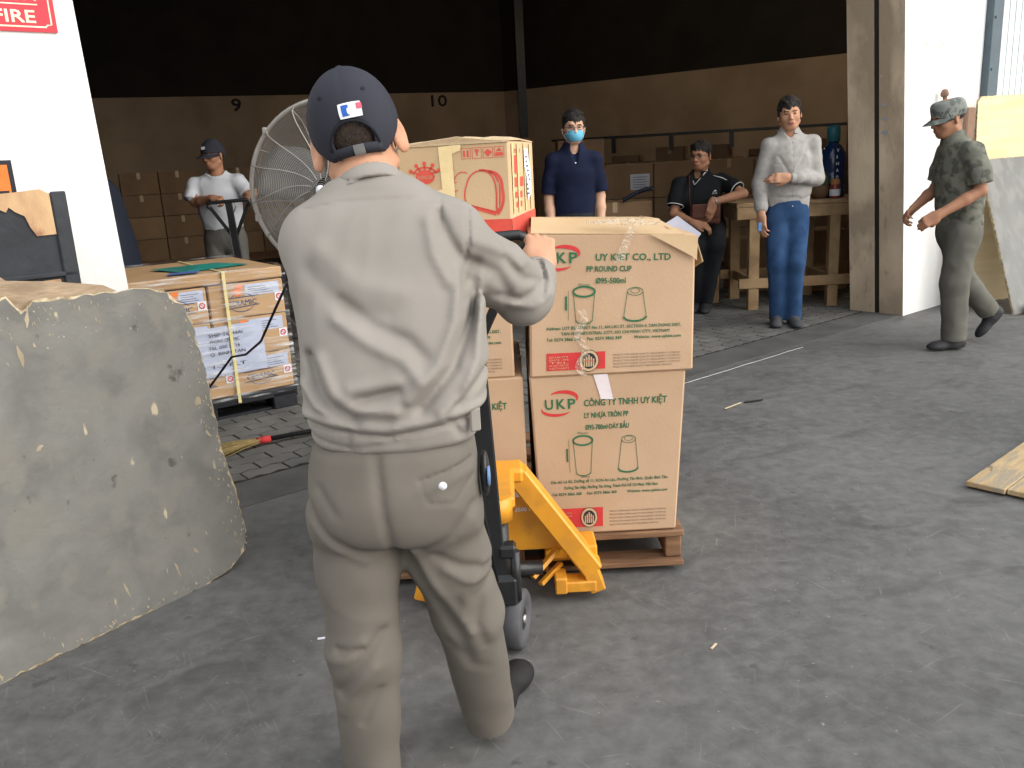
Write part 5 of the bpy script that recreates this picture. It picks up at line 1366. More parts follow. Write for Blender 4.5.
MT['greytrou2'] = cloth('grey_work_trousers', (.150, .146, .126), (.125, .121, .105))
def camo():
    m = mat('camouflage', (.165, .17, .14), (.10, .105, .09), .9, 14, .2, 240, spec=.15, lo=.46, hi=.50, c3=(.21, .205, .17), s3=19, detail=3); return m
MT['camo'] = camo()
MT['camocap'] = mat('camouflage_cap', (.24, .26, .24), (.13, .145, .14), .9, 22, .2, 240, spec=.15, lo=.44, hi=.52, detail=3)
MT['leather'] = mat('brown_leather', (.10, .035, .02), (.07, .022, .013), .5, 10, .2)
MT['mask'] = mat('blue_mask', (.16, .52, .75), (.13, .46, .70), .8, 10, .1)
MT['glassf'] = mat('spectacle_frame', (.02, .018, .018), None, .3, 10, 0, spec=.6)

def glasses(par, fr, m='glassf'):
    L = V3(par.location); q = lambda *p: Vector(fr.pt(p) - L); g = MB()
    for s in (-1, 1):
        g.tube([q(s * (.031 + .021 * math.cos(a)), -.108, .0 + .015 * math.sin(a)) for a in [2 * PI * k / 16 for k in range(16)]], .0016, 6, closed=True, cap=False)
        g.tube([q(s * .052, -.106, .006), q(s * .076, -.06, .006), q(s * .084, .005, .006), q(s * .084, .02, -.006)], .0016, 6)
    g.tube([q(-.010, -.108, .002), q(0, -.111, .005), q(.010, -.108, .002)], .0016, 6)
    return g.build('glasses', m, par)
def cap_parts(par, fr, m, vox=.004, logo=None, brim=True, back_open=True, military=False, brimlen=.07):
    """baseball style cap around the head frame"""
    S = SDF()
    if military:
        cylr = 0.096
        S.add(loft([(-.005, 0, .012, .086, .106), (.05, 0, .012, .090, .108), (.085, 0, .010, .088, .104), (.112, 0, .008, .078, .094)], .02, 2.2), .01, fr)
        S.sub(loft([(-.02, 0, .012, .080, .100), (.06, 0, .012, .082, .10), (.09, 0, .012, .07, .09)], .01, 2.2), .003, fr)
    else:
        S.add(ell((0, .008, .022), (.090, .109, .112)), .01, fr); S.sub(ell((0, .008, .020), (.083, .102, .105)), .003, fr)
        S.isect((lambda P: -(P[:, 2] + .052 - np.clip((.06 - P[:, 1]) * 1.5, 0, .066)), V3((0,) * 3), V3((1,) * 3)), .004, fr)
        if back_open: S.sub(ell((0, .115, -.032), (.042, .06, .044)), .004, fr)
        # panel seams
        def seams(P):
            q = fr.inv(P); a = np.arctan2(q[:, 0], q[:, 1] - .008); v = np.zeros(len(P), np.float32)
            for k in range(6):
                d = np.abs(np.arctan2(np.sin(a - k * PI / 3), np.cos(a - k * PI / 3))) * np.hypot(q[:, 0], q[:, 1])
                v += .0009 * np.exp(-(d / .004) ** 2)
            return v.astype(np.float32)
        S.post.append(seams)
    o = S.mesh('cap_crown', vox, [m], par); L = V3(par.location); q = lambda *p: Vector(fr.pt(p) - L)
    if brim:
        g = MB(); vs = []; n = 18
        for lay in (0, 1):
            for k in range(n + 1):
                a = PI * k / n
                x0, y0 = .086 * math.cos(a), -.012 - .092 * math.sin(a)
                x1, y1 = .082 * math.cos(a), -.012 - (.092 + brimlen) * math.sin(a) ** .8 if 0 < k < n else -.012
                z0 = .012; dz = -.020 * math.sin(a) - .018 * math.cos(a) ** 2
                vs += [q(x0, y0, z0 - lay * .003), q(x1, y1, z0 + dz - lay * .003)]
        N2 = (n + 1) * 2
        fs = [(2 * k, 2 * k + 1, 2 * k + 3, 2 * k + 2) for k in range(n)] + [(N2 + 2 * k, N2 + 2 * k + 2, N2 + 2 * k + 3, N2 + 2 * k + 1) for k in range(n)] + [(2 * k + 1, N2 + 2 * k + 1, N2 + 2 * k + 3, 2 * k + 3) for k in range(n)]
        g.add(vs, fs, smooth=True); g.build('cap_brim', m, par)
    return o

# ------------------------------------------------------------------ 1. worker pushing the truck (seen from behind)
wk = empty('person', (-.27, 1.65, 0), 0, 'person in grey khaki jacket and dark cap pushing the yellow truck, seen from behind', 'person')
F = (0, 1, 0)
HR = eulR(x=8, y=10, z=183)
hc = (-.285, 1.80, 1.440)
S = SDF()
RW, RE, RS_ = (.088, 2.115, 1.125), (.040, 1.90, 1.090), (-.10, 1.70, 1.235)
LW, LE, LS_ = (-.20, 2.11, 1.14), (-.36, 1.93, 1.05), (-.365, 1.70, 1.235)
inner_body(S, (-.245, 1.62, .80), (-.245, 1.67, 1.16), (-.255, 1.735, 1.34), (LS_, RS_), F, [((-.325, 1.61, .76), (-.33, 1.60, .43), (-.352, 1.62, .09)), ((-.165, 1.62, .76), (-.125, 1.68, .45), (-.10, 1.82, .10))], [(RS_, RE, RW), (LS_, LE, LW)])
fr = add_head(S, hc, HR, 1.0, (-.258, 1.735, 1.335), es=1.22)
grip = ((62, 75, 45), (66, 78, 45), (68, 78, 45), (70, 75, 45))
add_hand(S, RW, basis((.0, .62, .60), (.2, -.7, .7)), -1, .98, grip, ((.030, .022, -.010), (.044, .052, -.034), (.026, .070, -.052)), 1)
add_hand(S, LW, basis((.12, .9, .25), (-.2, -.1, 1)), 1, .98, grip, ((.030, .022, -.010), (.044, .052, -.034), (.026, .070, -.052)), 1)
for a_, b_, n_ in (((.0), 0, 0),): pass
S.mesh('body', .004, ['skin', 'lip'], wk, lipmat(fr))
face_bits(wk, fr)
# cropped hair below the cap
H = SDF(); H.add(ell((0, .012, .024), (.0790, .0985, .094)), .01, fr); H.sub(rbox((0, -.10, 0), (.2, .085, .3), .01), .008, fr)
H.isect((lambda P: -(P[:, 2] + .078 - np.abs(P[:, 0]) * .25), V3((0,) * 3), V3((1,) * 3)), .006, fr); r_ = rumple(.0012, 300, 4); H.post.append(r_)
H.mesh('hair', .003, ['shorthair'], wk)
co = cap_parts(wk, fr, 'capblk', .0035)
Lw = V3(wk.location)
def onell(u, v, e, c=(0, .008, .022), r=(.090, .109, .112)):
    x, z = u, v; y = c[1] + r[1] * math.sqrt(max(0, 1 - ((x - c[0]) / r[0]) ** 2 - ((z - c[2]) / r[2]) ** 2)); n = V3(((x - c[0]) / r[0] ** 2, (y - c[1]) / r[1] ** 2, (z - c[2]) / r[2] ** 2)); n /= np.linalg.norm(n)
    return Vector(fr.pt(V3((x, y, z)) + n * e) - Lw)
def patch(name, u0, v0, w_, h_, m, e, par, rnd=.2, n=10):
    g = MB(); vs = []
    for j in range(n + 1):
        for k in range(n + 1):
            a, b = 2 * k / n - 1, 2 * j / n - 1; sx = w_ / 2 * a * math.sqrt(1 - rnd * b * b / 1.0 * .4); sy = h_ / 2 * b * math.sqrt(1 - rnd * a * a * .4)
            vs.append(onell(u0 + sx, v0 + sy, e))
    g.add(vs, [(j * (n + 1) + k, j * (n + 1) + k + 1, (j + 1) * (n + 1) + k + 1, (j + 1) * (n + 1) + k) for j in range(n) for k in range(n)], smooth=True)
    return g.build(name, m, par, fix=False)
MT['logob'] = mat('logo_blue', (.02, .12, .50), None, .5, 10, 0); MT['logor'] = mat('logo_red', (.62, .10, .16), None, .5, 10, 0); MT['logow'] = mat('logo_white', (.85, .86, .92), None, .5, 10, 0)
lg = patch('logo_patch', -.008, .028, .042, .028, 'logow', .003, wk)
patch('blue_field', .0005, .028, .013, .020, 'logob', .0042, lg, .1); patch('red_field', -.025, .033, .010, .011, 'logor', .0042, lg, .1)
patch('figure_mark', -.0055, .026, .006, .012, 'logow', .0052, lg, .9, 6)
# adjuster strap with its buckle across the opening
g = MB(); vs = []
for k in range(15):
    u = -.050 + .1 * k / 14
    for v in (-.050, -.033): vs.append(onell(u, v, .0015))
g.add(vs, [(2 * k, 2 * k + 1, 2 * k + 3, 2 * k + 2) for k in range(14)], smooth=True); o = g.build('cap_strap', 'capblk', wk, fix=False); o.modifiers.new('thickness', 'SOLIDIFY').thickness = .002
patch('strap_buckle', -.006, -.041, .020, .018, 'steel', .004, wk, .1)
MT['trim_d'] = cloth('cap_binding', (.02, .021, .028), (.016, .017, .022))
g = MB(); g.tube([onell(.046 * math.cos(a), -.034 + .044 * math.sin(a), .001) for a in [PI * k / 20 for k in range(21)]], .0028, 6); g.build('cap_binding', 'trim_d', wk)
g = MB(); g.lathe(fr.pt((0, .008, .134)) - Lw, [(0, .006), (.007, .004), (.009, 0), (0, -.002)], 14); g.build('cap_button', 'capblk', wk)
for u, v in ((-.040, .066), (.044, .066)): patch('eyelet', u, v, .007, .007, 'trim_d', .0015, wk, 1, 5)

# jacket
S = SDF()
S.add(loft([(.865, -.228, 1.615, .160, .122), (.90, -.232, 1.612, .164, .126), (.935, -.230, 1.612, .172, .134), (.99, -.222, 1.615, .180, .138), (1.06, -.224, 1.63, .178, .132), (1.14, -.232, 1.655, .180, .128), (1.21, -.241, 1.68, .180, .120), (1.26, -.241, 1.695, .174, .108), (1.30, -.238, 1.705, .160, .090), (1.335, -.248, 1.718, .105, .068), (1.365, -.258, 1.73, .072, .060)], .02, 2.35), .01)
S.add(cone((-.355, 1.70, 1.252), (-.27, 1.725, 1.315), .054, .050), .04); S.add(cone((-.115, 1.70, 1.240), (-.225, 1.725, 1.312), .056, .050), .04)
# right sleeve
S.add(cone((-.105, 1.70, 1.225), (-.03, 1.80, 1.155), .072, .068), .035); S.add(cone((-.03, 1.80, 1.155), RE, .068, .062), .02)
S.add(capcone(RE, (.070, 2.02, 1.105), .060, .050), .02); S.add(cone((.03, 1.87, 1.075), (.06, 1.97, 1.085), .050, .046), .02)
# left sleeve
S.add(cone(LS_, LE, .066, .060), .035); S.add(capcone(LE, (-.235, 2.06, 1.12), .060, .048), .02)
S.sub(cone(fr.pt((0, .022, -.08)), (-.256, 1.732, 1.33), .058, .061), .006)
back = lambda P: (1 / (1 + np.exp(np.clip((P[:, 1] - 1.68) * 60, -30, 30))))
for pts, w_, dp_ in [
    ([(-.368, 1.05), (-.352, .995), (-.325, .958), (-.285, .938)], .013, -.010), ([(-.385, 1.0), (-.36, .962), (-.30, .945)], .010, .006),
    ([(-.345, 1.05), (-.320, .99), (-.27, .962), (-.21, .955)], .014, .008),
    ([(-.300, 1.15), (-.245, 1.105), (-.18, 1.075), (-.155, 1.045)], .014, -.008), ([(-.31, 1.12), (-.25, 1.075), (-.19, 1.045), (-.165, 1.01)], .014, .007),
    ([(-.060, 1.19), (-.072, 1.10), (-.105, 1.02), (-.166, .955)], .014, -.013), ([(-.085, 1.19), (-.098, 1.10), (-.13, 1.03), (-.185, .975)], .013, .008), ([(-.05, 1.12), (-.06, 1.03), (-.09, .97), (-.13, .945)], .012, .008),
    ([(-.204, .99), (-.285, .975)], .010, -.008), ([(-.20, 1.01), (-.29, .998)], .012, .006), ([(-.05, 1.00), (-.10, .955)], .01, -.007),
    ([(-.36, 1.20), (-.30, 1.14), (-.22, 1.12)], .02, -.005), ([(-.34, 1.24), (-.27, 1.18), (-.19, 1.16)], .022, .004),
    ([(-.12, 1.29), (-.105, 1.25), (-.085, 1.21), (-.075, 1.16)], .011, -.009), ([(-.14, 1.28), (-.13, 1.22), (-.105, 1.17)], .012, .006),
    ([(-.378, 1.308), (-.313, 1.318), (-.186, 1.320), (-.113, 1.312), (-.051, 1.292)], .0035, -.0045),
    ([(-.117, 1.312), (-.118, 1.25)], .004, -.004), ([(-.066, 1.295), (-.066, 1.24), (-.080, 1.18), (-.078, 1.13)], .005, -.006),
    ([(-.40, .930), (-.229, .905), (-.055, .925)], .005, -.006), ([(-.12, .93), (-.10, .89)], .006, -.004), ([(-.30, .92), (-.305, .88)], .006, -.004),
    ([(-.39, .945), (-.229, .922), (-.055, .942)], .010, .006), ([(-.39, .90), (-.30, .882), (-.2, .893)], .006, -.003)]:
    S.post.append(fold(pts, w_ * .85, dp_ * 1.35, (0, 2), back))
for pts, w_, dp_ in [([(-.06, 1.24), (-.01, 1.21), (.03, 1.17)], .012, .007), ([(-.07, 1.20), (-.02, 1.165), (.0, 1.12)], .012, -.008), ([(.0, 1.19), (.035, 1.14), (.07, 1.125)], .010, -.008), ([(.02, 1.205), (.06, 1.165), (.095, 1.15)], .010, .006), ([(-.02, 1.115), (.03, 1.095), (.085, 1.12)], .009, -.007), ([(.01, 1.085), (.055, 1.075), (.09, 1.095)], .010, .006), ([(.075, 1.16), (.085, 1.13), (.075, 1.09)], .006, -.009)]:
    S.post.append(fold(pts, w_, dp_, (0, 2), lambda P: (P[:, 0] > -.09).astype(np.float32)))
r1 = rumple(.0022, 26, 11, (1, 1, .8)); S.post.append(r1)
S.mesh('jacket', .005, ['khaki'], wk)
# collar
C_ = SDF(); cdir = V3(fr.pt((0, .022, -.06))) - V3((-.256, 1.732, 1.335)); cdir /= np.linalg.norm(cdir)
cb = V3((-.257, 1.728, 1.335))
C_.add(capcone(cb - cdir * .02, cb + cdir * .016, .074, .068, ca=True), .004); C_.sub(cone(cb - cdir * .05, cb + cdir * .10, .062, .061), .003)
C_.sub(rbox((-.262, 1.83, 1.36), (.03, .06, .06), .005), .004)
C_.post.append(fold([(-.33, 1.352), (-.26, 1.360), (-.20, 1.352)], .003, -.003, (0, 2)))
C_.mesh('collar', .004, ['khaki'], wk)
# rolled cuff and waist tab
S = SDF(); a_ = V3((.058, 1.975, 1.098)); b_ = V3((.072, 2.040, 1.108))
S.add(capcone(a_, b_, .053, .051, ca=True), .004); S.sub(cone(a_ - (b_ - a_), b_ + (b_ - a_) * .5, .046, .044), .003); S.post.append(rumple(.0025, 45, 5)); S.mesh('rolled_cuff', .004, ['khaki'], wk)
g = MB(); g.box(Vector((-.072, 1.535, .915)) - Vector(Lw), (.022, .006, .045), rz=.5, bev=.003); g.build('waist_tab', 'khaki', wk)
# trousers
T = SDF()
T.add(loft([(.66, -.245, 1.61, .160, .105), (.70, -.245, 1.60, .168, .122), (.76, -.243, 1.598, .168, .132), (.82, -.240, 1.605, .164, .128), (.88, -.235, 1.61, .155, .118)], .03, 2.3), .01)
T.add(cone((-.330, 1.605, .70), (-.330, 1.60, .60), .086, .081), .03); T.add(cone((-.330, 1.60, .60), (-.332, 1.585, .42), .081, .072), .03); T.add(capcone((-.332, 1.585, .42), (-.352, 1.63, .055), .073, .060), .03)
T.add(cone((-.165, 1.615, .70), (-.150, 1.635, .60), .088, .083), .03); T.add(cone((-.150, 1.635, .60), (-.122, 1.685, .44), .083, .074), .03); T.add(capcone((-.122, 1.685, .44), (-.098, 1.845, .060), .073, .064), .03)
bk = lambda P: (1 / (1 + np.exp(np.clip((P[:, 1] - 1.66) * 50, -30, 30))))
for pts, w_, dp_, cf in [
    ([(-.255, .86), (-.250, .78), (-.243, .71), (-.24, .66)], .010, -.009, 0), ([(-.40, .755), (-.36, .705), (-.31, .675), (-.26, .665)], .012, -.008, 0), ([(-.09, .74), (-.13, .69), (-.19, .665), (-.24, .665)], .012, -.007, 0),
    ([(-.39, .73), (-.35, .68), (-.30, .65)], .012, .005, 0), ([(-.235, .66), (-.205, .59), (-.175, .52), (-.135, .42), (-.12, .32)], .013, -.010, 0), ([(-.215, .655), (-.18, .58), (-.15, .52), (-.11, .43)], .012, .008, 0),
    ([(-.372, .455), (-.325, .462)], .008, -.008, 0), ([(-.40, .43), (-.36, .44), (-.32, .475)], .012, .006, 0), ([(-.378, .35), (-.345, .41), (-.285, .485)], .011, -.008, 0), ([(-.385, .30), (-.35, .36), (-.30, .42)], .012, .006, 0), ([(-.34, .28), (-.30, .36)], .01, -.005, 0),
    ([(-.165, .64), (-.12, .61), (-.074, .59)], .011, -.008, 0), ([(-.15, .61), (-.11, .575), (-.06, .565)], .010, .006, 0), ([(-.05, .58), (-.09, .52), (-.10, .45), (-.085, .38)], .012, -.008, 0), ([(-.075, .60), (-.115, .54), (-.125, .47)], .011, .006, 0), ([(-.17, .40), (-.12, .33), (-.08, .30)], .014, -.006, 0),
    ([(-.178, .818), (-.089, .833)], .004, -.006, 0), ([(-.178, .815), (-.165, .775), (-.12, .765), (-.085, .80)], .003, -.003, 0), ([(-.17, .80), (-.09, .815)], .01, .004, 0),
    ([(-.37, .80), (-.34, .76)], .01, -.004, 0)]:
    T.post.append(fold(pts, w_, dp_, (0, 2), bk))
T.post.append(rumple(.0022, 24, 31, (1, 1, .7)))
T.mesh('trousers', .005, ['khaki_d'], wk)
g = MB(); g.lathe(Vector((-.135, 1.462, .815)) - Vector(Lw), [(0, -.003), (.007, -.002), (.008, .002), (0, .003)], 14, axis='Y'); g.build('pocket_button', 'logow', wk)
MT['sandal'] = mat('black_rubber_shoe', (.015, .015, .016), None, .6, 10, .1)
shoe(wk, (-.115, 1.845, .0), (-.005, 2.12, .0), .08, 'sandal', 'sole_dark', .047)
shoe(wk, (-.365, 1.60, .0), (-.375, 1.87, .0), .08, 'sandal', 'sole_dark', .047)
# something dark rimmed with blue in the hip pocket
S = SDF(); S.add(ell((-.062, 1.60, .785), (.010, .030, .048)), .01); S.mesh('pouch', .004, ['blk'], None).name = 'hip_pouch'
hp = bpy.data.objects['hip_pouch']; tag(hp, 'black pouch with a blue face tucked at the right hip of the worker in grey', 'pouch')
g = MB(); g.lathe((-.053, 1.585, .785), [(0, .002), (.018, .001), (.022, -.004), (0, -.004)], 20, axis='X')
MT['bluegl'] = mat('blue_gloss', (.14, .26, .48), (.08, .16, .34), .2, 10, 0)
g.build('blue_face', 'bluegl', hp)

# ------------------------------------------------------------------ 2. masked man in navy shirt
def arm_hang(): return ((14, 16, 12), (18, 20, 12), (20, 22, 14), (22, 24, 14))
def simple_person(loc, label, skin, headc, HR, neckb, chest, pelvis, shs, legs, arms, fwd, hands, sc=1.0, vox=.006, jaw=1.0):
    par = empty('person', loc, 0, label, 'person')
    S = SDF(); inner_body(S, pelvis, chest, neckb, shs, fwd, legs, arms)
    fr = add_head(S, headc, HR, sc, neckb, jaw=jaw)
    for w, b, side, curl, th in hands: add_hand(S, w, b, side, sc, curl, th)
    S.mesh('body', vox, [skin, 'lip'], par, lipmat(fr))
    return par, fr
TH = ((.030, .020, -.006), (.044, .050, -.014), (.046, .078, -.022))
def trouser(par, name, m, waist, pelv, legs, rad, n=(0, 1, 0), seed=3, vox=.007, folds=.003, hw=.155, extra=None):
    T = SDF(); T.add(capcone(waist, pelv, hw, hw + .012, n, .68, ca=True, cb=False), .04)
    for (h, k, a), r_ in zip(legs, rad): T.add(cone(h, k, r_[0], r_[1]), .035); T.add(capcone(k, a, r_[1], r_[2]), .03)
    T.post.append(rumple(folds, 30, seed, (1, 1, .8)))
    if extra: extra(T)
    return T.mesh(name, vox, [m], par)

L0_ = (.53, 6.42, 0)
fwd2 = (0, 1, 0)
mx, my = .53, 6.42
arms = [((mx - .150, my, 1.355), (mx - .188, my + .02, 1.09), (mx - .178, my - .04, .86)), ((mx + .150, my, 1.355), (mx + .188, my + .02, 1.09), (mx + .183, my - .04, .86))]
legs = [((mx - .09, my, .88), (mx - .095, my - .01, .47), (mx - .10, my + .02, .08)), ((mx + .09, my, .88), (mx + .095, my - .01, .47), (mx + .10, my + .02, .08))]
par, fr = simple_person(L0_, 'person with a pale blue face mask and navy V-neck shirt standing behind the cartons', 'skin_l', (mx + .005, my - .01, 1.585), eulR(x=6, z=4), (mx, my + .015, 1.445), (mx, my, 1.24), (mx, my, .92), (arms[0][0], arms[1][0]), legs, arms, fwd2,
    [(arms[0][2], basis((0, -.05, -1), (-1, .1, 0)), 1, arm_hang(), TH), (arms[1][2], basis((0, -.05, -1), (1, .1, 0)), -1, arm_hang(), TH)], .98)
face_bits(par, fr); glasses(par, fr)
hair_mesh(par, fr, .004, .008, amp=.0025, back=-.03, fringe=.030, seed=2)
S = SDF()
S.add(ell((0, -.040, -.048), (.068, .076, .066)), .01, fr); S.sub(ell((0, -.036, -.046), (.064, .070, .064)), .003, fr)
S.isect((lambda P: np.maximum(np.maximum(P[:, 2] + .016, -P[:, 2] - .098), P[:, 1] + .040), V3((0,) * 3), V3((1,) * 3)), .003, fr)
for z in (-.035, -.055, -.072): S.post.append((lambda z: (lambda P: (.0015 * np.exp(-((fr.inv(P)[:, 2] - z) / .003) ** 2)).astype(np.float32)))(z))
S.mesh('face_mask', .004, ['mask'], par)
g = MB(); Lp = V3(par.location)
for s in (-1, 1):
    for z in (-.022, -.085): g.tube([Vector(fr.pt(p) - Lp) for p in ((s * .060, -.042, z), (s * .078, -.01, (z - .015) / 2), (s * .088, .012, -.012))], .0014, 5)
g.build('mask_loops', 'white', par)
def polo(par, m, chest, hem, shs, nb, headf, sleeves, fwd, hw=(.165, .170, .178), vox=.006, seed=1, vneck=True, amp=.0028, f=.62, pre=None, collar=True, col_m=None, neck_r=.060, shr=.052, vd=.13):
    S = SDF()
    mid = (V3(chest) + V3(hem)) / 2
    S.add(capcone(hem, mid, hw[0], hw[1], fwd, f, ca=True, cb=False), .03); S.add(cone(mid, chest, hw[1], hw[2], fwd, f), .04)
    S.add(cone(chest, V3(nb) - V3((0, 0, .05)), hw[2], .10, fwd, f), .05)
    S.add(cone(shs[0], shs[1], shr, shr), .05)
    for seg_, rr_ in sleeves:
        for i_ in range(len(seg_) - 1):
            last = i_ == len(seg_) - 2
            S.add(capcone(seg_[i_], seg_[i_ + 1], rr_[i_], rr_[i_ + 1], cb=last), .03 if i_ == 0 else .015)
    if pre: pre(S)
    nk = V3(nb); hp_ = V3(headf.pt((0, .022, -.06))); d = (hp_ - nk) / np.linalg.norm(hp_ - nk)
    S.add(cone(nk - d * .02, nk + d * (.015 if collar else -.012), .072, .066), .03)
    S.sub(cone(nk - d * .02, nk + d * .15, neck_r, neck_r + .002), .005)
    if vneck:
        fv = -V3(fwd) if fwd[1] > 0 else V3(fwd)
        S.sub(cone(nk + headf.R @ V3((0, -.070, .01)), nk + headf.R @ V3((0, -.138, -vd)), .036, .005), .006)
    S.post.append(rumple(amp, 24, seed, (1, 1, .8)))
    o = S.mesh('shirt', vox, [m], par)
    if collar:
        C = SDF(); C.add(capcone(nk - d * .012, nk + d * .030, neck_r + .013, neck_r + .006, ca=True), .004); C.sub(cone(nk - d * .05, nk + d * .1, neck_r + .001, neck_r), .003)
        C.sub(rbox((0, 0, 0), (.030, .08, .05), .004), .004, Fr(nk + headf.R @ V3((0, -.09, .02)), headf.R))
        C.mesh('collar', .004, [col_m or m], par)
    return o
MT['navy2'] = cloth('navy_collar', (.018, .023, .055), (.014, .018, .045))
polo(par, 'navy', (mx, my, 1.26), (mx, my, .86), (arms[0][0], arms[1][0]), (mx, my + .012, 1.44), fr,
     [([arms[s][0], (mx + (s * 2 - 1) * .176, my + .01, 1.22), (mx + (s * 2 - 1) * .190, my + .015, 1.125)], [.054, .056, .060]) for s in (0, 1)], fwd2, (.145, .138, .152), seed=5, neck_r=.058, col_m='navy2')
g = MB(); g.lathe(Vector((mx + .004, my - .103, 1.335)) - Vector(Lp), [(0, -.002), (.006, -.001), (.006, .001), (0, .002)], 12, axis='Y'); g.build('button', 'white', par)
trouser(par, 'trousers', 'blktrou', (mx, my, .98), (mx, my, .86), [((mx - .085, my, .82), (mx - .093, my - .01, .47), (mx - .10, my + .02, .05)), ((mx + .085, my, .82), (mx + .093, my - .01, .47), (mx + .10, my + .02, .05))], [(.088, .068, .062)] * 2, hw=.14)
for s in (-1, 1): shoe(par, (mx + s * .10, my + .07, 0), (mx + s * .12, my - .19, 0))

# ------------------------------------------------------------------ 3. seated man in black polo with a satchel
sx, sy = 1.71, 7.50
nb = (sx - .01, sy + .03, 1.19); HRs = eulR(x=4, z=-38, y=2)
ch = (sx - .01, sy + .04, 1.00); pv = (sx + .09, sy + .22, .74)
sh = [(sx - .200, sy - .02, 1.105), (sx + .185, sy + .10, 1.115)]
arms = [(sh[0], (sx - .265, sy - .10, .865), (sx - .12, sy - .27, .79)), (sh[1], (sx + .325, sy - .10, 1.005), (sx + .03, sy - .235, .955))]
legs = [((sx + .02, sy + .18, .72), (sx - .10, sy - .22, .60), (sx - .03, sy + .02, .10)), ((sx + .16, sy + .20, .72), (sx + .06, sy - .25, .62), (sx + .03, sy - .02, .10))]
par, fr = simple_person((sx, sy, 0), 'person in a black polo shirt and glasses sitting on the bench with a brown satchel', 'skin_d', (sx - .015, sy - .005, 1.335), HRs, nb, ch, pv, sh, legs, arms, (.25, -.97, 0),
    [(arms[0][2], basis((.8, -.3, -.2), (0, -.6, .8)), 1, ((30, 40, 25),) * 4, TH), (arms[1][2], basis((-.25, -.15, -.95), (.15, -1, .05)), -1, ((16, 22, 14), (20, 24, 14), (24, 26, 16), (26, 28, 18)), TH)], 1.02, jaw=1.06)
face_bits(par, fr); glasses(par, fr); hair_mesh(par, fr, .004, .004, amp=.002, back=-.05, seed=7, fringe=.004)
polo(par, 'blkpolo', ch, (sx + .07, sy + .15, .74), sh, nb, fr,
     [([sh[0], (sx - .235, sy - .06, .99), (sx - .250, sy - .08, .93)], [.066, .070, .072]), ([sh[1], (sx + .255, sy + .0, 1.062), (sx + .285, sy - .045, 1.035)], [.066, .070, .070])], (.25, -.97, 0), (.165, .165, .185), seed=8, f=.68, neck_r=.062)
Lp = V3(par.location)
MT['piping'] = mat('white_piping', (.70, .70, .70), None, .8, 10, 0)
def ring(par, name, c, ax, r_, th, m):
    ax = Vector(ax).normalized(); u = ax.orthogonal().normalized(); w = ax.cross(u); g = MB()
    g.tube([Vector(c) - Vector(Lp) + u * r_ * math.cos(a) + w * r_ * math.sin(a) for a in [2 * PI * k / 24 for k in range(24)]], th, 6, closed=True, cap=False); return g.build(name, m, par)
ring(par, 'sleeve_piping', (sx - .250, sy - .08, .932), (-.15, -.2, -.6), .072, .004, 'piping'); ring(par, 'sleeve_piping', (sx + .285, sy - .045, 1.036), (.3, -.45, -.27), .070, .004, 'piping')
g = MB(); hd = fr.R
for s in (-1, 1): g.tube([Vector(V3(nb) + hd @ V3(p) - Lp) for p in ((s * .066, -.01, .022), (s * .055, -.045, .0), (s * .03, -.085, -.045), (0, -.115, -.085))], .004, 6)
g.build('collar_piping', 'piping', par)
g = MB(); g.tube([Vector((sx + .09, sy + .0, 1.165)) - Vector(Lp), Vector((sx + .17, sy - .0, 1.14)) - Vector(Lp), Vector((sx + .24, sy - .03, 1.10)) - Vector(Lp)], .003, 6); g.build('shoulder_piping', 'piping', par)
i = Ink((sx + .055, sy - .108, 1.015), (1, .3, 0), (0, 0, 1), .004); i.o -= Vector(Lp); i.text('JACK', 0, 0, .05, .014); i.poly([(.01, .02), (.045, .022), (.03, .034)]); i.build('chest_emblem', 'piping', par, fix=False)
def seat_extra(T): pass
trouser(par, 'trousers', 'blktrou', (sx + .07, sy + .18, .84), pv, [(legs[0][0], legs[0][1], (sx - .035, sy + .02, .09)), (legs[1][0], legs[1][1], (sx + .03, sy - .02, .09))], [(.095, .078, .062)] * 2, (.25, -.97, 0), hw=.15, seed=9)
shoe(par, (sx - .01, sy + .08, 0), (sx - .12, sy - .15, 0), .07); shoe(par, (sx + .05, sy + .05, 0), (sx - .03, sy - .20, 0), .07)
# wrist watch, satchel with strap
ring(par, 'wrist_watch', (sx + .045, sy - .225, .957), (-.9, -.4, -.15), .034, .007, 'steel')
t = empty('satchel', (sx + .0, sy - .19, .87), 0, 'brown leather satchel held at the waist of the seated man in black', 'bag')
S = SDF(); S.add(rbox((sx - .02, sy - .19, .855), (.125, .035, .085), .025), .01, None); S.post.append(rumple(.003, 30, 3)); S.mesh('bag_body', .006, ['leather'], t)
S = SDF(); S.add(rbox((sx - .02, sy - .223, .885), (.120, .010, .060), .008), .01, None); S.mesh('flap', .005, ['leather'], t)
g = MB(); g.v = []; pts = [(sx - .13, sy - .15, .90), (sx - .145, sy - .16, 1.0), (sx - .14, sy - .13, 1.08), (sx - .125, sy - .05, 1.165), (sx - .10, sy + .05, 1.18)]
for a, b in zip(pts, pts[1:]): g.bar(Vector(a) - t.location, Vector(b) - t.location, .035, .005, upv=(1, 0, 0))
g.build('strap', 'leather', t)

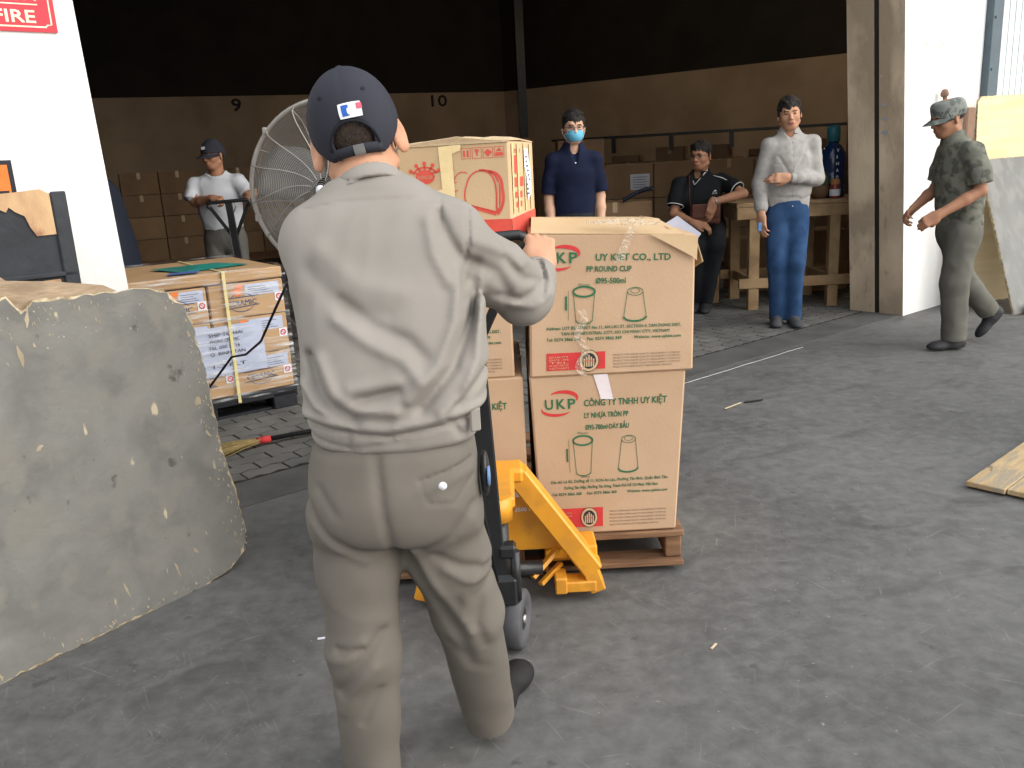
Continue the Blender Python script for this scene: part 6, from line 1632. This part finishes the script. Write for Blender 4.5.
# ------------------------------------------------------------------ 4. standing man, grey shirt and jeans
tx, ty = 2.20, 6.74
nb = (tx + .0, ty + .03, 1.475); HRt = eulR(x=4, z=-12, y=-5)
sh = [(tx - .155, ty + .02, 1.385), (tx + .180, ty + .02, 1.395)]
pv = (tx + .0, ty + .02, .92); ch = (tx + .01, ty + .02, 1.25)
arms = [(sh[0], (tx - .215, ty + .05, 1.10), (tx - .232, ty - .09, .87)), (sh[1], (tx + .205, ty - .02, 1.125), (tx - .06, ty - .155, 1.145))]
legs = [((tx - .085, ty + .02, .86), (tx - .085, ty - .04, .49), (tx - .055, ty + .0, .09)), ((tx + .085, ty + .02, .86), (tx + .045, ty - .08, .50), (tx + .05, ty - .03, .09))]
par, fr = simple_person((tx, ty, 0), 'person in a pale grey long-sleeved shirt and blue jeans standing with one arm folded', 'skin', (tx - .01, ty + .005, 1.610), HRt, nb, ch, pv, sh, legs, arms, fwd2,
    [(arms[0][2], basis((.02, -.18, -1), (-.75, -.6, 0)), 1, ((20, 28, 18), (24, 30, 20), (26, 32, 20), (30, 34, 22)), ((.030, .020, -.006), (.040, .050, -.020), (.034, .074, -.034))), (arms[1][2], basis((-1, -.02, .02), (.0, -1, .25)), -1, ((20, 35, 25),) * 4, TH)], 1.03, jaw=1.05)
face_bits(par, fr, closed=True); hair_mesh(par, fr, .004, .008, amp=.0025, back=-.03, fringe=.018, seed=12, part=-1)
def pocket(S):
    S.post.append(fold([(tx - .13, 1.245), (tx - .06, 1.240)], .004, -.004, (0, 2), lambda P: (P[:, 1] < ty).astype(np.float32)))
    S.post.append(fold([(tx + .0, 1.40), (tx + .0, .9)], .005, -.003, (0, 2), lambda P: (P[:, 1] < ty).astype(np.float32)))
    for a, b in (((tx - .02, 1.03), (tx + .12, 1.06)), ((tx - .10, 1.0), (tx + .06, .99)), ((tx + .02, .96), (tx + .16, 1.0)), ((tx - .1, 1.3), (tx - .03, 1.18)), ((tx + .1, 1.33), (tx + .02, 1.2))): S.post.append(fold([a, b], .012, -.007, (0, 2), lambda P: (P[:, 1] < ty + .05).astype(np.float32)))
polo(par, 'shirtgrey', ch, (tx + .0, ty + .02, .885), sh, nb, fr,
     [([arms[0][0], arms[0][1], (tx - .225, ty - .055, .935), (tx - .230, ty - .08, .895)], [.055, .056, .050, .038]), ([arms[1][0], arms[1][1], (tx + .02, ty - .135, 1.143), (tx - .045, ty - .15, 1.146)], [.056, .058, .048, .042])], fwd2, (.162, .165, .170), seed=14, vneck=True, vd=.085, amp=.004, pre=pocket)
trouser(par, 'jeans', 'jeans', (tx + .0, ty + .02, .97), pv, [((tx - .08, ty + .02, .84), (tx - .085, ty - .045, .49), (tx - .055, ty + .0, .045)), ((tx + .08, ty + .02, .84), (tx + .045, ty - .085, .50), (tx + .05, ty - .03, .045))], [(.094, .073, .066)] * 2, seed=15, folds=.0045, hw=.148)
MT['canvas'] = mat('dark_canvas_shoe', (.07, .072, .08), (.05, .052, .056), .8, 20, .1)
shoe(par, (tx - .045, ty + .06, 0), (tx - .13, ty - .20, 0), .075, 'canvas', 'sole_white'); shoe(par, (tx + .055, ty + .03, 0), (tx + .03, ty - .25, 0), .075, 'canvas', 'sole_white')
Lp = V3(par.location); g = MB()
for z in (1.40, 1.31, 1.2, 1.02, .93): g.lathe(Vector((tx + .0, ty - .088 - (.012 if z < 1.35 else -.012), z)) - Vector(Lp), [(0, -.003), (.006, -.002), (.006, .001), (0, .002)], 10, axis='Y')
g.build('shirt_buttons', 'steel', par)
g = MB(); g.box(Vector((tx - .255, ty - .135, .79)), (.035, .012, .065), .3, bev=.004); tag(g.build('mobile_phone', 'bluegl'), 'small blue phone held low in the hand of the standing man in grey shirt', 'phone')

# ------------------------------------------------------------------ 5. man in white shirt with the far pallet truck
wx, wy = -2.33, 7.25
nb = (wx + .01, wy + .01, 1.40); sh = [(wx - .175, wy, 1.315), (wx + .185, wy + .0, 1.325)]
pv = (wx, wy + .06, .90); ch = (wx, wy + .02, 1.20)
arms = [(sh[0], (wx - .170, wy - .06, 1.175), (wx + .02, wy - .20, 1.205)), (sh[1], (wx + .26, wy - .05, 1.20), (wx + .36, wy - .21, 1.235))]
legs = [((wx - .09, wy + .06, .86), (wx - .10, wy + .02, .46), (wx - .10, wy + .10, .08)), ((wx + .09, wy + .06, .86), (wx + .10, wy + .0, .46), (wx + .10, wy + .06, .08))]
par, fr = simple_person((wx, wy, 0), 'person in a white round-neck shirt and dark cap holding the far pallet truck', 'skin_d', (wx + .01, wy - .02, 1.54), eulR(x=6, z=-24), nb, ch, pv, sh, legs, arms, fwd2,
    [(arms[0][2], basis((.6, -.3, -.1), (-.1, -.4, 1)), 1, grip, TH), (arms[1][2], basis((-.3, -.6, -.1), (.2, -.4, 1)), -1, grip, TH)], .96)
face_bits(par, fr); hair_mesh(par, fr, .006, -.006, back=-.05, amp=.001, mat_='shorthair', seed=3, locks=False)
cap_parts(par, fr, 'capblk', .005)
g = MB(); g.add([Vector(fr.pt(p) - V3(par.location)) for p in ((-.02, -.103, .055), (.02, -.103, .055), (.02, -.095, .078), (-.02, -.095, .078))], [(0, 1, 2, 3)]); g.build('cap_badge', 'logow', par, fix=False)
polo(par, 'teewhite', ch, (wx, wy + .05, .955), sh, nb, fr, [([sh[0], (wx - .20, wy - .03, 1.225), (wx - .205, wy - .045, 1.195)], [.055, .060, .066]), ([sh[1], (wx + .235, wy - .025, 1.255), (wx + .255, wy - .04, 1.23)], [.055, .060, .066])], fwd2, (.160, .165, .178), seed=19, amp=.004, collar=False, vneck=False, neck_r=.074)
trouser(par, 'trousers', 'greytrou', (wx, wy + .05, .99), pv, [((wx - .085, wy + .06, .84), (wx - .10, wy + .02, .46), (wx - .10, wy + .10, .05)), ((wx + .085, wy + .06, .84), (wx + .10, wy, .46), (wx + .10, wy + .06, .05))], [(.095, .075, .066)] * 2, seed=20)
for s in (-1, 1): shoe(par, (wx + s * .10, wy + .14, 0), (wx + s * .12, wy - .12, 0))

# ------------------------------------------------------------------ 6. walking man in camouflage shirt, heading left
cx_, cy_ = 2.95, 5.70
fw6 = (-1, -.12, 0)
nb = (cx_ - .035, cy_, 1.37); HR6 = eulR(x=12, z=-82)
sh = [(cx_ - .0, cy_ - .175, 1.285), (cx_ + .01, cy_ + .165, 1.285)]
pv = (cx_ + .045, cy_, .86); ch = (cx_ + .015, cy_, 1.17)
arms = [(sh[0], (cx_ + .045, cy_ - .225, 1.045), (cx_ - .225, cy_ - .235, .905)), (sh[1], (cx_ - .03, cy_ + .20, 1.05), (cx_ - .22, cy_ + .10, .93))]
legs = [((cx_ + .035, cy_ - .09, .80), (cx_ - .00, cy_ - .095, .45), (cx_ + .03, cy_ - .09, .09)), ((cx_ + .055, cy_ + .09, .80), (cx_ + .135, cy_ + .10, .46), (cx_ + .40, cy_ + .11, .19))]
par, fr = simple_person((cx_, cy_, 0), 'person in camouflage shirt and cap walking to the left in front of the right wall', 'skin_d', (cx_ - .085, cy_, 1.495), HR6, nb, ch, pv, sh, legs, arms, fw6,
    [(arms[0][2], basis((-.85, .0, -.45), (-.3, -.9, .3)), -1, ((45, 55, 30),) * 4, ((.030, .020, -.006), (.040, .050, -.022), (.024, .066, -.036))), (arms[1][2], basis((-.7, -.4, -.4), (-.3, .6, .6)), 1, ((35, 45, 30),) * 4, TH)], 1.0, .006, jaw=1.05)
face_bits(par, fr); hair_mesh(par, fr, .006, -.006, back=-.055, amp=.001, mat_='shorthair', seed=5, locks=False)
cap_parts(par, fr, 'camocap', .005, military=True, brimlen=.065)
polo(par, 'camo', ch, (cx_ + .045, cy_, .815), sh, nb, fr, [([sh[0], (cx_ + .03, cy_ - .21, 1.16), (cx_ + .04, cy_ - .222, 1.085)], [.068, .072, .074]), ([sh[1], (cx_ - .01, cy_ + .19, 1.16), (cx_ - .02, cy_ + .20, 1.09)], [.066, .070, .072])], fw6, (.175, .172, .180), seed=24, amp=.0045, vneck=False, f=.70)
T = SDF(); T.add(capcone((cx_ + .045, cy_, .87), (cx_ + .045, cy_, .78), .165, .170, fw6, .74, ca=True, cb=False), .04)
T.add(cone((cx_ + .025, cy_ - .085, .76), (cx_ - .005, cy_ - .095, .45), .105, .088), .035); T.add(capcone((cx_ - .005, cy_ - .095, .45), (cx_ + .02, cy_ - .09, .065), .088, .078), .03)
T.add(cone((cx_ + .06, cy_ + .085, .76), (cx_ + .135, cy_ + .10, .46), .100, .082), .035); T.add(capcone((cx_ + .135, cy_ + .10, .46), (cx_ + .36, cy_ + .11, .20), .082, .070), .03)
T.post.append(rumple(.005, 26, 29, (1, 1, .6))); T.mesh('trousers', .007, ['greytrou2'], par)
shoe(par, (cx_ + .10, cy_ - .09, 0), (cx_ - .165, cy_ - .105, 0), .075, 'shoe_dark', 'sole_white', .048)
shoe(par, (cx_ + .47, cy_ + .11, .20), (cx_ + .30, cy_ + .11, .01), .07, 'shoe_dark', 'sole_dark', .046, up=(.75, 0, -.1) if False else (-.7, 0, .75))
